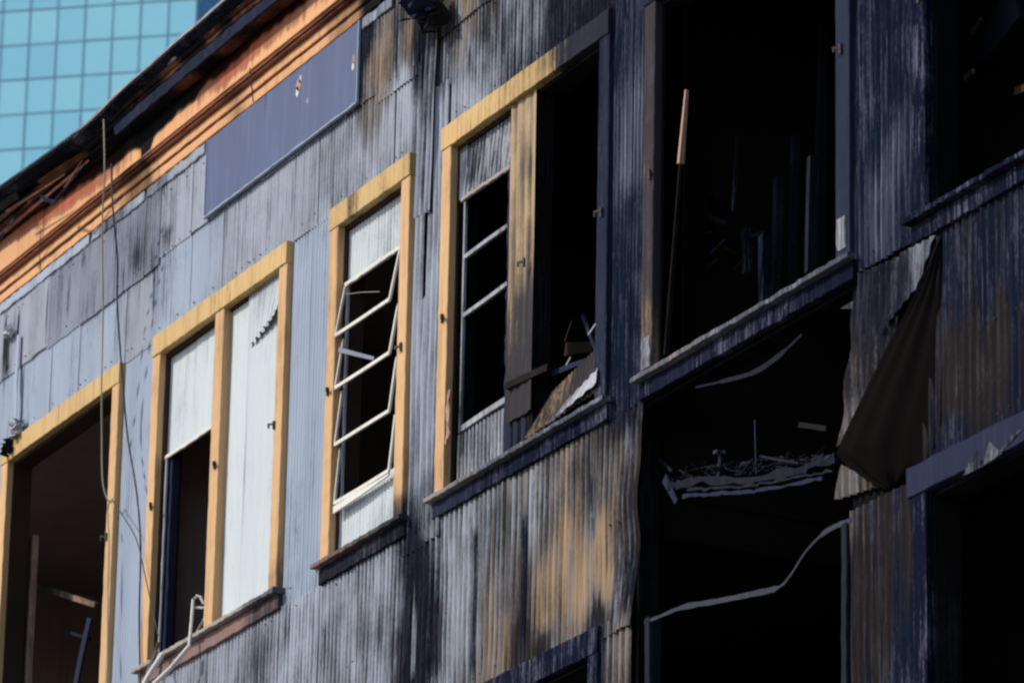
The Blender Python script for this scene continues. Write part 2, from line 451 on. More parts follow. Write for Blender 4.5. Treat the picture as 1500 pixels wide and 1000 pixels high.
STRIPES = stripe_px([  # soot streaks, plus the dark of sheet folds and of a hole painted in
    (622, 0, 622, 120, .06, 1), (628, 120, 640, 310, .02, .8), (587, 30, 587, 130, .03, .98), (600, 800, 600, 1010, .03, .97), (625, 790, 622, 1010, .055, 1), (611, 830, 609, 1000, .02, .6),
    (770, 745, 768, 1000, .055, .96), (697, 770, 700, 1000, .05, .9), (735, 780, 733, 930, .015, .8), (648, 760, 643, 1000, .05, .85), (810, 780, 812, 900, .012, .8), (870, 690, 872, 800, .02, .92), (905, 760, 903, 940, .03, .9),
    (15, 470, 15, 560, .1, 1), (30, 450, 27, 620, .015, .9), (10, 450, 8, 660, .015, .9), (75, 410, 73, 520, .015, .7), (105, 400, 104, 470, .012, .7), (128, 360, 127, 400, .04, .8), (205, 350, 204, 400, .07, .72), (250, 325, 249, 368, .09, .8), (228, 350, 226, 470, .02, .7),
    (185, 380, 184, 500, .012, .7), (310, 320, 309, 420, .012, .8), (430, 240, 429, 330, .012, .7), (408, 250, 407, 300, .05, .5), (535, 60, 533, 160, .05, .98),
    (660, 320, 659, 340, .02, .7), (480, 900, 478, 1000, .03, .75), (425, 900, 423, 950, .05, .75), (560, 880, 558, 1000, .03, .7), (690, 60, 689, 110, .03, .8), (740, 20, 738, 100, .03, .9),
    (735, 560, 734, 600, .02, .8)])

# ------------------------------------------------------------------ ground
g = MB(); g.add([(-1500, -1500, 0), (1500, -1500, 0), (1500, 1500, 0), (-1500, 1500, 0)], [(0, 1, 2, 3)])
gm, gnt, gb = nodes_of('grey_asphalt')
gc = mix(gnt, noise(gnt, 1, (2, 2, 2), 5), (.045, .045, .048), (.075, .073, .07))
gnt.links.new(gc, gb.inputs['Base Color']); gb.inputs['Roughness'].default_value = .9
g.build('ground', gm, None, kind='structure')
pm, pnt, pb = nodes_of('concrete_paving')
pc = mix(pnt, noise(pnt, 1, (1.2, 1.2, 1.2), 5), (.26, .25, .235), (.34, .33, .31))
pnt.links.new(pc, pb.inputs['Base Color']); pb.inputs['Roughness'].default_value = .9
MB().box(-40, 25, -5.5, 0.0, -.2, .13).build('pavement', pm, None, kind='structure')

# ------------------------------------------------------------------ the burnt building
B = bpy.data.objects.new('burnt_building', None); COL.objects.link(B)
flags(B, label='fire-gutted building clad in corrugated metal with ochre window frames and salmon cornice, filling the picture', category='building')

OPEN = [(-10.9, -7.95, 11.25, 13.70), (-6.92, -4.67, 11.25, 13.70), (-3.73, -1.5, 11.25, 13.70), (-.49, .55, 11.25, 13.70), (1.37, 3.49, 11.25, 13.70), (4.27, 6.5, 11.25, 13.70),
        (7.52, 9.9, 11.25, 13.70), (1.37, 3.47, 7.4, 9.67), (4.0, 6.58, 7.4, 11.1), (7.42, 10.0, 7.4, 9.68)]
wb = MB()
us = sorted({-12.0, 12.0} | {o[0] for o in OPEN} | {o[1] for o in OPEN})
zs = sorted({0.0, 15.9} | {o[2] for o in OPEN} | {o[3] for o in OPEN})
for i in range(len(us) - 1):
    for j in range(len(zs) - 1):
        cx, cz = (us[i] + us[i + 1]) / 2, (zs[j] + zs[j + 1]) / 2
        if any(o[0] < cx < o[1] and o[2] < cz < o[3] for o in OPEN): continue
        wb.box(us[i], us[i + 1], .016, .15, zs[j], zs[j + 1])
WALLOB = wb.build('wall', M['char'], B, field=BLACK)

# rooms behind
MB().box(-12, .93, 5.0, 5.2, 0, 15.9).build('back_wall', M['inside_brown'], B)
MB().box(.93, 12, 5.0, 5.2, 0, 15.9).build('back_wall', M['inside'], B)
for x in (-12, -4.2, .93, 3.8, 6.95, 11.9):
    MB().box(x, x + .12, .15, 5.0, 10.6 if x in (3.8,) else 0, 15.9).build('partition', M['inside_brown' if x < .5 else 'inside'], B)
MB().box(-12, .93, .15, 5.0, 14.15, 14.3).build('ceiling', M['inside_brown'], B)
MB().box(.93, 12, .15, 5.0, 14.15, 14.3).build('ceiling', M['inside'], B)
MB().box(-12, 12, .0, 5.2, 15.9, 16.0).build('roof', M['inside'], B)
MB().box(-12, 3.9, .15, 5.0, 10.35, 10.6).build('floor_slab', M['inside'], B)
MB().box(3.9, 12, 2.2, 5.0, 10.3, 10.5).build('floor_slab', M['inside'], B)
MB().box(-12, 12, .15, 5.0, 6.3, 6.5).build('floor_slab', M['inside'], B)
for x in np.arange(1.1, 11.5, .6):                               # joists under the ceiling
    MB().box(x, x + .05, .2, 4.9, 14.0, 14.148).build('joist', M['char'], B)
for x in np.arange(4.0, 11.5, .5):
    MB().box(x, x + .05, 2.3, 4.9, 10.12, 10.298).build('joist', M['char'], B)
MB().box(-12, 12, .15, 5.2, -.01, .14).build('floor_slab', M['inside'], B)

# corrugated sheets ---------------------------------------------------------------------------
def row(u0, u1, z0, z1, w=.68, y=-.012, mats=('sheet',), k=0, **kw):
    x = u0
    while x < u1 - .15:
        ww = w * random.uniform(.85, 1.15)
        if u1 - (x + ww) < .25: ww = u1 - x
        a = dict(kw)
        sheet('corrugated_sheet', WALLOB, x - .012, x + ww + .012, z0 + random.uniform(-.006, .006), z1, y=y - .0035 * (k % 2), mat=random.choice(mats), stripe=STRIPES, **a)
        x += ww; k += 1

row(-11, -7.25, 14.47, 15.12, y=-.022)
row(-7.25, -6.2, 14.47, 15.12, y=-.022)
row(-6.2, -3.9, 14.44, 15.12, y=-.024, mats=('patch',))
row(-3.9, .05, 14.5, 15.12, y=-.022)
row(.05, .72, 14.42, 15.14, y=-.022)
row(-11, -4.55, 13.84, 14.5, y=-.010, mats=('sheet_blue',))
row(-4.55, -2.4, 13.84, 14.52, y=-.010, mats=('sheet_blue', 'sheet'))
row(-2.4, .72, 13.84, 14.52, y=-.010, mats=('sheet',))
row(.72, 4.14, 13.84, 14.6, y=-.010, buckle=.004, warp=.008)
row(.72, 4.14, 14.56, 15.5, y=-.022, buckle=.006, warp=.01)
row(4.14, 11.5, 13.84, 15.5, mats=('sheet_burnt',), y=-.012, buckle=.006, warp=.01)
sheet('corrugated_sheet', WALLOB, -8.0, -7.05, 11.12, 13.86, y=-.014, mat='sheet_blue', stripe=STRIPES)
sheet('corrugated_sheet', WALLOB, -4.56, -3.86, 11.12, 13.85, y=-.003, mat='sheet_blue', pitch=.05, seg=8)
sheet('corrugated_sheet', WALLOB, -1.38, -1.02, 11.14, 13.85, y=-.003, mat='sheet_blue', seg=8)
sheet('corrugated_sheet', WALLOB, -1.04, -.60, 11.12, 13.85, y=-.007, mat='sheet_blue', seg=8)
# the buckled strip between the single window and the next double one
sheet('corrugated_sheet', WALLOB, .66, .86, 11.0, 14.5, y=-.018, pitch=.085, amp=.016, warp=.012, buckle=.01, mat='sheet', dz=.05, stripe=STRIPES)
sheet('corrugated_sheet', WALLOB, .84, 1.06, 13.32, 14.9, y=-.045, pitch=.07, amp=.017, warp=.02, buckle=.02, mat='sheet', dz=.05, stripe=STRIPES, tilt=.02)
sheet('corrugated_sheet', WALLOB, .98, 1.24, 11.0, 14.2, y=-.028, pitch=.08, amp=.015, warp=.012, buckle=.012, mat='sheet', dz=.05, stripe=STRIPES)
sheet('corrugated_sheet', WALLOB, .84, .99, 11.0, 12.75, y=-.01, pitch=.07, amp=.014, warp=.02, buckle=.01, mat='sheet', dz=.05)
sheet('corrugated_sheet', WALLOB, 3.60, 3.9, 11.13, 13.9, y=-.008, buckle=.003, mat='sheet_burnt', stripe=STRIPES)
sheet('corrugated_sheet', WALLOB, 3.88, 4.16, 11.13, 13.9, y=-.012, buckle=.003, mat='sheet_burnt')
sheet('corrugated_sheet', WALLOB, 6.66, 7.45, 11.16, 13.9, y=-.012, pitch=.062, amp=.010, warp=.02, buckle=.006, mat='sheet_burnt', dz=.05)
# floor band below the sills
row(-11, -7.05, 9.8, 11.16, pitch=.06, amp=.009)
row(-7.05, -4.5, 9.8, 11.15, pitch=.06, amp=.009, y=-.012)
row(-4.5, -3.86, 9.8, 11.16, pitch=.06, amp=.009)
row(-3.86, -.7, 9.8, 11.14, pitch=.058, amp=.007, warp=.012, buckle=.005)
row(-.7, .66, 9.8, 11.14, pitch=.06, amp=.008, warp=.016, buckle=.008)
row(.66, 1.2, 9.6, 11.1, pitch=.075, amp=.014, warp=.022, buckle=.014, w=.3)
row(1.2, 3.5, 9.8, 11.15, pitch=.072, amp=.009, warp=.035, buckle=.012, w=.62, dz=.05)
def torn(X, Y, Z, U, T):
    e = np.clip((11.1 - Z) / 1.3, 0, 1)
    return X - .10 * U * e + .012 * U * np.sin(Z * 13), Y - .03 * U * e * np.sin(Z * 6), Z
sheet('corrugated_sheet', WALLOB, 3.45, 4.07, 9.75, 11.14, pitch=.072, amp=.008, warp=.01, buckle=.008, dz=.04, fn=torn, stripe=STRIPES)
# next storey down
row(-11, 1.2, 7.6, 9.84, pitch=.06, amp=.009, buckle=.004, dz=.12)
sheet('corrugated_sheet', WALLOB, 3.6, 3.98, 7.6, 9.84, pitch=.078, amp=.011, warp=.015, buckle=.008)
sheet('corrugated_sheet', WALLOB, 6.62, 7.42, 7.6, 9.78, mat='sheet_burnt', pitch=.078, amp=.012, warp=.025, buckle=.006, dz=.05)
row(7.42, 11.5, 9.82, 11.15, mats=('sheet_burnt',), pitch=.072, amp=.010, warp=.02, buckle=.012, dz=.05)
row(10.0, 11.5, 7.6, 9.84, mats=('sheet_burnt',), pitch=.078, amp=.012, dz=.12)

nm = MB()
for z in (15.0, 14.52, 13.93, 11.24, 11.08, 10.45, 9.92):
    for k in range(150):
        u = -8 + k * .11 + random.uniform(-.02, .02)
        if any(o_[0] - .1 < u < o_[1] + .1 and o_[2] - .1 < z < o_[3] + .1 for o_ in OPEN) or random.random() < .6 or (3.95 < u < 6.65 and z < 11.2): continue
        r = random.uniform(.0022, .0045); zz_ = z + random.uniform(-.01, .01)
        nm.box(u - r, u + r, (-.034 if z > 14.4 else -.022), -.008, zz_ - r, zz_ + r)
nm.build('nail_heads', M['hook'], WALLOB, field=NONE, kind='stuff')

# raw lower edges: overlap flashing lines where the storey band begins
def flash(u0, u1, z, h=.03, mat='dark', y0=-.03, y1=-.018, field=WALL):
    MB().box(u0, u1, y0, y1, z, z + h, step=.08, jit=.004).build('flashing', M[mat], WALLOB, field=field)

# ------------------------------------------------------------------ windows
def window(name, lo, hi, z0=11.27, z1=13.85, mats=('orange', 'yellow'), fw=.14, left=True, right=True, header=True, lining='char_brown', label=None, sill=True, sill_mats=('sill_lip', 'sill'), sfield=None, sk=0):
    L = MB()
    i0, i1, t = lo + fw - .01, hi - fw + .01, .02
    L.box(i0 + .003, i0 + t, .0, .16, z0, z1 - .17); L.box(i1 - t, i1 - .003, .0, .16, z0, z1 - .17)
    L.box(i0 + t, i1 - t, .0, .16, z1 - .17 - t, z1 - .17); L.box(i0 + t, i1 - t, .0, .16, z0 - .0, z0 + t)
    w = L.build(name, M[lining], B, field=BOARD)
    if label: w['label'] = label
    hb = z1 - .165
    if header:
        # the header is made of two or three nailed lengths
        cuts = [lo, lo + (hi - lo) * random.uniform(.38, .52), hi] if hi - lo > 2 else [lo, lo + (hi - lo) * .3, lo + (hi - lo) * .62, hi]
        for a, b in zip(cuts[:-1], cuts[1:]):
            MB().box(a + .0015, b - .0015, -.058 - random.random() * .004, .0, hb, z1, step=.05, jit=.0025).build('header_board', M[mats[1]], w, field=BOARD)
    if left: MB().box(lo, lo + fw, -.052, .0, z0, hb - .003, step=.06, jit=.0018).build('side_board', M[mats[0]], w, field=BOARD)
    if right: MB().box(hi - fw, hi, -.052, .0, z0, hb - .003, step=.06, jit=.0018).build('side_board', M[mats[0]], w, field=BOARD)
    if sill:
        f = sfield or BOARD
        MB().box(lo - .06, hi + .05, -.095, .02, z0 - .035, z0 - .002, step=.05, jit=.004).build('sill', M[sill_mats[0]], w, field=f)
        MB().box(lo - .03, hi + .03, -.045, .0, z0 - .145, z0 - .038, step=.06, jit=.004).build('apron', M[sill_mats[1]], w, field=f)
    return w

def hook(w, u, z, s=1):
    h = MB(); r = random.uniform
    h.bar((u, -.06, z - .03), (u + r(-.006, .006), -.062, z + .03), .02, .012)
    h.bar((u, -.06, z + r(-.01, .01)), (u + .04 * s, -.085, z + r(-.005, .02)), .013, .013)
    h.bar((u + .04 * s, -.085, z + .015), (u + r(.035, .045) * s, -.083, z - r(.01, .03)), .011, .011)
    h.build('shutter_hook', M['hook'], w, field=NONE)

SILL_CLEAN = Field([(300, 940, .1), (340, 910, .15), (400, 880, .75), (240, 970, .2)])
SILL_DARK = Field([(480, 840, .5), (520, 810, .55), (560, 790, .6), (590, 770, .9), (650, 735, .35), (690, 710, .6), (740, 680, .75), (800, 640, .8), (870, 600, .85), (960, 560, .75), (1030, 500, .7), (1100, 470, .8), (1200, 410, .85), (1400, 300, .9)])
APRON_BLACK = Field([(500, 800, .95), (1300, 400, .95)])

W0 = window('window', -11.0, -7.85, label='edge window mostly outside the picture')
W1 = window('window', -7.05, -4.53, sfield=SILL_CLEAN)
hook(W1, -6.98, 12.49); hook(W1, -4.64, 12.48, -1)
W2 = window('window', -3.86, -1.36, sfield=SILL_CLEAN)
hook(W2, -3.75, 12.49); hook(W2, -2.55, 12.49); hook(W2, -1.48, 12.5, -1)
MB().box(-2.66, -2.50, -.05, .03, 11.27, 13.682, step=.06, jit=.0018).build('mullion', M['orange'], W2, field=BOARD)
sheet('infill_sheet', W2, -3.71, -3.18, 12.88, 13.69, y=.045, amp=.004, mat='white', field=PANEL, pitch=.045)
sheet('infill_sheet', W2, -3.2, -2.66, 12.88, 13.69, y=.040, amp=.004, mat='white', field=PANEL, pitch=.045)
MB().box(-3.72, -2.64, .018, .035, 12.855, 12.885, step=.05, jit=.003).build('bottom_rail', M['tube'], W2, field=NONE)
MB().box(-2.70, -2.655, .0, .07, 11.29, 12.87, step=.08, jit=.003).build('inner_jamb', M['grey'], W2, field=NONE)
MB().box(-3.69, -3.63, .05, .11, 11.29, 12.87, step=.08, jit=.003).build('inner_jamb', M['darkblue'], W2, field=NONE)
MB().box(-3.695, -3.675, .02, .035, 11.29, 12.87, step=.08, jit=.002).build('edge_strip', M['grey'], W2, field=NONE)
sheet('infill_sheet', W2, -2.51, -2.15, 11.27, 13.69, y=.018, amp=.0035, mat='white', field=PANEL, pitch=.045)
def corner_tear(u, z):
    return (u > -1.97 + .0) and (z > 13.05 + (u + 1.97) * .30 + .025 * math.sin(u * 60)) 
sheet('infill_sheet', W2, -2.17, -1.5, 11.27, 13.69, y=.012, amp=.0035, mat='white', field=PANEL, pitch=.045)
def crumple(X, Y, Z, U, T):
    lift = np.clip(1 - T, 0, 1) * np.clip(U, 0, 1)
    return X - .02 * lift, Y - .06 * lift ** 1.2 - .008 * np.sin(X * 60) * lift, Z + .09 * (1 - T) * U ** 1.5 + .014 * np.sin(X * 70) * (1 - T)
sheet('infill_sheet', W2, -2.14, -1.5, 13.28, 13.69, y=.002, amp=.007, mat='white', field=PANEL, pitch=.045, fn=crumple, dz=.03)

# single window with the four tilted lights
W3 = window('window', -.62, .70, sill_mats=('sill', 'dark'), sfield=SILL_DARK)
hook(W3, -.56, 12.49); hook(W3, .64, 12.47, -1)
sheet('infill_sheet', W3, -.46, .56, 13.27, 13.69, y=.035, amp=.005, mat='white', field=PANEL, pitch=.05)
MB().box(-.47, .54, .0, .02, 13.235, 13.27, step=.04, jit=.003).build('bottom_rail', M['tube'], W3, field=NONE)
sheet('infill_sheet', W3, -.46, .50, 11.27, 11.70, y=.03, amp=.005, mat='white', field=PANEL, pitch=.05)
MB().box(.50, .53, .0, .03, 11.28, 13.26, step=.08, jit=.003).build('inner_jamb', M['grey'], W3, field=NONE)
MB().box(.545, .565, .01, .05, 11.28, 13.26, step=.08, jit=.003).build('inner_jamb', M['dark'], W3, field=NONE)
MB().box(-.47, -.45, .02, .04, 11.28, 13.26, step=.08, jit=.003).build('inner_jamb', M['grey'], W3, field=NONE)
zz = [13.25, 12.87, 12.49, 12.08, 11.66]
for k in range(4):
    fr = MB()
    zt, zb = zz[k] - .02, zz[k + 1]
    o = .055 - .01 * k
    a, b, c, d = (-.44, .0, zt), (.455, .0, zt - .01), (.43, -o, zb), (-.455, -o, zb)
    for p, q, w_ in ((a, d, .014), (b, c, .019), (d, c, .025)): fr.bar(p, q, w_, .016)
    if k == 3: fr.bar((-.455, -.03, zb - .05), (.42, -.02, zb - .005), .05, .012)
    fr.build('vent_sash', M['tube'], W3, field=NONE)

W4 = window('window', 1.20, 3.64, sill_mats=('sill_lip', 'darkblue'), sfield=SILL_DARK, right=False)
MB().box(3.5, 3.64, -.05, .0, 11.27, 13.86, step=.06, jit=.0012).build('side_board', M['darkblue'], W4, field=Field([(890, 300, .3), (890, 60, .5)]))
hook(W4, 1.28, 12.48); hook(W4, 2.5, 12.5, -1); hook(W4, 3.58, 12.5, -1)
sheet('mullion_cladding', W4, 2.2, 2.56, 11.5, 13.69, y=-.02, pitch=.115, amp=.0045, mat='brown', field=BOARD, seed=5, warp=.0)
sheet('mullion_cladding', W4, 2.18, 2.5, 11.26, 11.75, y=.0, pitch=.115, amp=.010, mat='darkblue', field=NONE, seed=6, warp=.01)
MB().box(2.22, 2.53, .0, .12, 11.27, 13.67, step=.1, jit=.004).build('mullion', M['char_brown'], W4, field=BLACK)
MB().box(2.12, 2.17, .0, .06, 11.29, 13.3, step=.05, jit=.006).build('inner_jamb', M['darkblue'], W4, field=NONE)
def bent(X, Y, Z, U, T):
    return X, Y - .03 * (1 - T) + .006 * np.sin(X * 31 + Z * 12) * (1 - T), Z + .01 * np.sin(X * 9)
sheet('infill_sheet', W4, 1.46, 2.2, 13.28, 13.69, y=.03, amp=.006, mat='grey', field=PANEL, pitch=.055, fn=bent, dz=.03)
sheet('infill_sheet', W4, 1.33, 1.47, 13.30, 13.68, y=.01, amp=.001, mat='patch', field=PANEL, pitch=.2, dz=.05)
MB().box(1.44, 2.18, -.02, .0, 13.255, 13.285, step=.04, jit=.004).build('bottom_rail', M['sill_lip'], W4, field=NONE)
fr = MB()
fr.bar((1.42, .03, 13.27), (1.42, .03, 11.66), .02, .02)
fr.bar((1.43, .03, 12.88), (2.13, .03, 12.9), .028, .02); fr.bar((1.43, .03, 12.47), (2.13, .03, 12.5), .028, .02); fr.bar((1.43, .03, 11.68), (2.16, .03, 11.70), .04, .03)
fr.build('window_bar', M['grey'], W4, field=Field([(700, 500, .35), (750, 500, .5)]))
sheet('infill_sheet', W4, 1.38, 2.13, 11.27, 11.66, y=.035, amp=.006, mat='grey', field=PANEL, pitch=.055)

W5 = window('window', 4.12, 6.66, mats=('brown', 'yellow'), sill_mats=('sill_lip', 'darkblue'), sfield=SILL_DARK, right=False)
MB().box(6.5, 6.66, -.05, .0, 11.27, 13.68, step=.06, jit=.0012).build('side_board', M['darkblue'], W5, field=NONE)
MB().box(6.525, 6.625, -.058, -.051, 11.33, 11.52, step=.04, jit=.004).build('scraped_patch', M['grey'], W5, field=Field([(1240, 345, .58), (962, 515, .58)]))
MB().box(4.14, 4.25, -.060, -.053, 11.3, 11.5, step=.04, jit=.01).build('scraped_patch', M['grey'], W5, field=Field([(1240, 345, .58), (962, 515, .58)]))
hook(W5, 4.23, 12.54); hook(W5, 6.58, 12.55, -1)
W6 = window('window', 7.36, 9.96, mats=('darkblue', 'darkblue'), sill_mats=('darkblue', 'darkblue'), sfield=SILL_DARK)
hook(W6, 7.45, 12.55)
# storey below: header and frame of the window under the buckled double window
W8 = window('window', 1.2, 3.6, z0=7.5, z1=9.83, mats=('darkblue', 'darkblue'), sill_mats=('darkblue', 'darkblue'))
W9 = window('window', 7.34, 10.06, z0=7.5, z1=9.83, mats=('darkblue', 'darkblue'), sill_mats=('darkblue', 'darkblue'), header=False)
MB().box(7.3, 11, -.065, -.0, 9.665, 9.835, step=.07, jit=.004).build('flashing', M['darkblue'], W9, field=NONE)
tri = MB()
for (a, b, c) in (((1410, 697), (1431, 655), (1437, 684)), ((1437, 684), (1449, 646), (1467, 664)), ((1455, 674), (1485, 632), (1498, 628))):
    q = [P(*a, .069), P(*b, .069), P(*c, .069)]
    tri.add(q + [(x, y + .003, z) for x, y, z in q], [(0, 2, 1), (0, 1, 4, 3), (1, 2, 5, 4), (2, 0, 3, 5)])
tri.build('peeled_patch', M['grey'], W9, field=Field([(1450, 660, .76), (1400, 700, .65)]))
for x in (4.2, 6.55):
    MB().box(x - .03, x + .03, -.03, .05, 7.6, 9.74 if x < 5 else 9.72, step=.08, jit=.004).build('window_post', M['dark'], B, field=NONE)

# ------------------------------------------------------------------ cornice
C0, C1 = -12.0, .12
cor = MB().box(C0, C1, -.05, .0, 15.152, 15.225, step=.12, jit=.003).build('cornice', M['cornice'], B, field=MOULD)
def mould(name, o0, o1, z0, z1, mat, field, u0=C0, u1=C1, jit=.002, step=.12):
    return MB().box(u0, u1, -o0, -o1, z0, z1, step=step, jit=jit).build(name, M[mat], cor, field=field)
mould('fillet', .058, .0, 15.228, 15.236, 'cornice_red', MOULD)
mould('fascia', .062, .0, 15.240, 15.312, 'cornice', MOULD)
mould('fillet', .100, .0, 15.316, 15.330, 'cornice_red', MOULD)
mould('bed_moulding', .118, .0, 15.334, 15.352, 'cornice_red', MOULD)
mould('bed_moulding', .130, .0, 15.355, 15.368, 'cornice', MOULD)
x = C0                                             # frieze boards butted end to end
while x < C1 - .05:
    w = min(random.uniform(1.6, 2.3), C1 - x)
    if C1 - x - w < .5: w = C1 - x
    mould('frieze_backing', .110, .0, 15.372, 15.63, 'cornice_red', FRIEZE, x + .004, x + w - .004, step=.3)
    sheet('frieze_board', cor, x + .004, x + w - .004, 15.372, 15.63, y=-.116 - random.random() * .005, amp=0, pitch=.24, dz=.02, rag=.0, mat='cornice', field=FRIEZE)
    x += w
CROWN = Field([(150, 200, 1), (60, 260, .9), (20, 300, .7), (30, 320, .55), (80, 280, .85), (230, 110, .8), (260, 120, .45), (290, 60, .9), (330, 60, .5), (340, 30, .8), (400, 10, .6), (430, -20, .9)], out=.25)
def sag(u):                                        # the eaves have slumped above the left windows
    t = min(1, max(0, (-5.7 - u) / 1.0)); t = t * t * (3 - 2 * t)
    return .045 * t - .065 * math.exp(-((u + 4.75) / .75) ** 2) + .008 * math.sin(u * 2.3) + .004 * math.sin(u * 6.1)
def crown(name, prof, mat, field, u0, u1, amt=1.0, step=.1, jit=.004):
    n = int((u1 - u0) / step); v, f = [], []; k = len(prof)
    for i in range(n + 1):
        u = u0 + (u1 - u0) * i / n
        for (o, z) in prof: v.append((u, -o + random.uniform(-jit, jit), z + sag(u) * amt + random.uniform(-jit, jit)))
    for i in range(n):
        for j in range(k): a, b = i * k + j, i * k + (j + 1) % k; f.append((a, b, b + k, a + k))
    f += [tuple(range(k))[::-1], tuple(n * k + j for j in range(k))]
    return link(name, v, f, M[mat], cor, False, field)
crown('soffit', [(.0, 15.64), (.24, 15.64), (.24, 15.66), (.0, 15.66)], 'cornice_red', CROWN, C0, C1, .2)
crown('metal_drip_edge', [(.235, 15.625), (.265, 15.61), (.285, 15.68), (.24, 15.69)], 'darkblue', NONE, -4.3, C1, .5, jit=.005)
crown('crown_moulding', [(.2, 15.69), (.29, 15.69), (.30, 15.71), (.2, 15.715)], 'cornice_red', CROWN, -4.9, C1, .6)
crown('crown_moulding', [(.2, 15.72), (.31, 15.72), (.33, 15.745), (.2, 15.75)], 'cornice_red', CROWN, -4.9, C1, .7)
crown('gutter', [(.1, 15.752), (.33, 15.752), (.395, 15.785), (.395, 15.80), (.1, 15.80)], 'dark', CROWN, C0, C1, 1.0, jit=.0025)
crown('roof_edge', [(.0, 15.803), (.405, 15.803), (.41, 15.818), (.0, 15.83)], 'roof_edge', Field([(300, 40, .1), (150, 160, .2), (60, 220, .8), (0, 262, .8)], out=.43), C0, C1, 1.0, jit=.002)
# charred lining of the broken left eaves: overlapping burnt planks at odd angles
for k in range(34):
    u = random.uniform(-9.5, -4.6); L = random.uniform(.5, 1.6)
    z = random.uniform(15.66, 15.76) + sag(u)
    o = .15 + (z - 15.6) * .9
    an = random.uniform(-.1, .1)
    MB().bar((u, -o, z), (u + L * math.cos(an), -o - random.uniform(-.05, .05), z + L * math.sin(an) * .6), random.uniform(.03, .09), random.uniform(.008, .02), random.uniform(.2, .8), random.uniform(.2, 1.2)).build(
        'burnt_plank', M[random.choice(('char', 'char', 'char', 'dark', 'char_brown', 'cornice_red'))], cor, field=Field([(100, 300, .6), (600, 300, .6)]))
for (xa, ya, xb, yb, w, mt) in ((0, 345, 130, 235, .05, 'cornice_red'), (10, 310, 95, 255, .04, 'cornice_red'), (95, 275, 120, 235, .03, 'cornice_red'), (60, 290, 82, 296, .08, 'darkblue'), (0, 350, 20, 320, .06, 'darkblue'), (75, 300, 125, 240, .035, 'darkblue'), (245, 92, 258, 84, .06, 'grey')):
    a, b = P(xa, ya, .34), P(xb, yb, .34)
    MB().bar(a, b, w * .6, .012, .4, .5).build('burnt_plank', M[mt], cor, field=Field([(100, 300, .45), (600, 300, .45)]))
# pale overlap strip right under the cornice
for a, b in ((-11, -7.5), (-7.45, -5.35), (-5.3, -4.2), (-4.15, -3.02), (-.2, .3)):
    MB().box(a, b, -.042, -.03, 15.065, 15.148, step=.05, jit=.006).build('flashing', M['sheet_blue' if b < -4.2 else 'sheet'], cor, field=Field([(40, 440, .1), (120, 360, .15), (180, 310, .6), (230, 270, .4), (290, 230, .1), (545, 30, .5)]))
# charred cornice continuing above the frame to the right
MB().box(.16, 12, -.12, .0, 15.5, 15.75, step=.2, jit=.01).build('frieze_board', M['char'], cor, field=BLACK)
MB().box(.16, 12, -.3, .0, 15.76, 15.88, step=.2, jit=.02).build('gutter', M['dark'], cor, field=BLACK)

# ------------------------------------------------------------------ things on and about the facade
def top(mb, name, mat, label, cat, group=None, field=NONE, **kw):
    o = mb.build(name, M[mat], None, field=field, top=True)
    o['label'] = label; o['category'] = cat
    if group: o['group'] = group
    return o

def empty(name, loc, label, cat, group=None):
    o = bpy.data.objects.new(name, None); COL.objects.link(o); o.location = loc
    o['label'] = label; o['category'] = cat
    if group: o['group'] = group
    return o

# blank sign board
sg = empty('sign_board', (-1.6, -.04, 14.52), 'long blank slate blue sign board fixed below the cornice', 'sign')
SIGNF = Field([(450, 128, .0, .0), (420, 200, 0, 0), (320, 290, 0), (530, 60, 0)], out=.05)
def child_box(name, mat, x0, x1, y0, y1, z0, z1, par, org, **k):
    mb = MB().box(x0, x1, y0, y1, z0, z1, **k)
    o = link(name, mb.v, mb.f, M[mat], par, False, SIGNF)
    o.data.transform(Matrix.Translation(-Vector(org)))
    return o
og = sg.location
child_box('sign_panel', 'sign', -2.94, -.24, -.052, -.038, 14.535, 15.14, sg, og, step=.06, jit=.0015)
child_box('edge_trim', 'sheet_blue', -2.95, -.225, -.062, -.038, 14.512, 14.531, sg, og, step=.06, jit=.002)
child_box('edge_trim', 'patch', -2.957, -2.942, -.058, -.038, 14.52, 15.14, sg, og, step=.06, jit=.001)
child_box('edge_trim', 'sheet_blue', -.238, -.222, -.058, -.038, 14.52, 15.14, sg, og, step=.06, jit=.001)
for k, (px, py, mt, w) in enumerate(((450, 118, 'grey', .03), (447, 128, 'wood', .045), (445, 137, 'tube', .03), (528, 88, 'wood', .03), (527, 100, 'tube', .025), (460, 150, 'grey', .02))):
    q = P(px, py, .0)
    n = 9; an = [i * 2 * math.pi / n for i in range(n)]
    rim = [(q[0] + math.cos(a) * w * random.uniform(.5, 1.2), -.0535, q[2] + math.sin(a) * w * random.uniform(.7, 1.6)) for a in an]
    v = rim + [(x, y + .003, z) for x, y, z in rim]
    f = [tuple(range(n))] + [(i, i + n, (i + 1) % n + n, (i + 1) % n) for i in range(n)]
    o = link('paint_scrape', v, f, M[mt], sg, False, Field([(450, 128, .25), (528, 90, .25)])); o.data.transform(Matrix.Translation(-og))

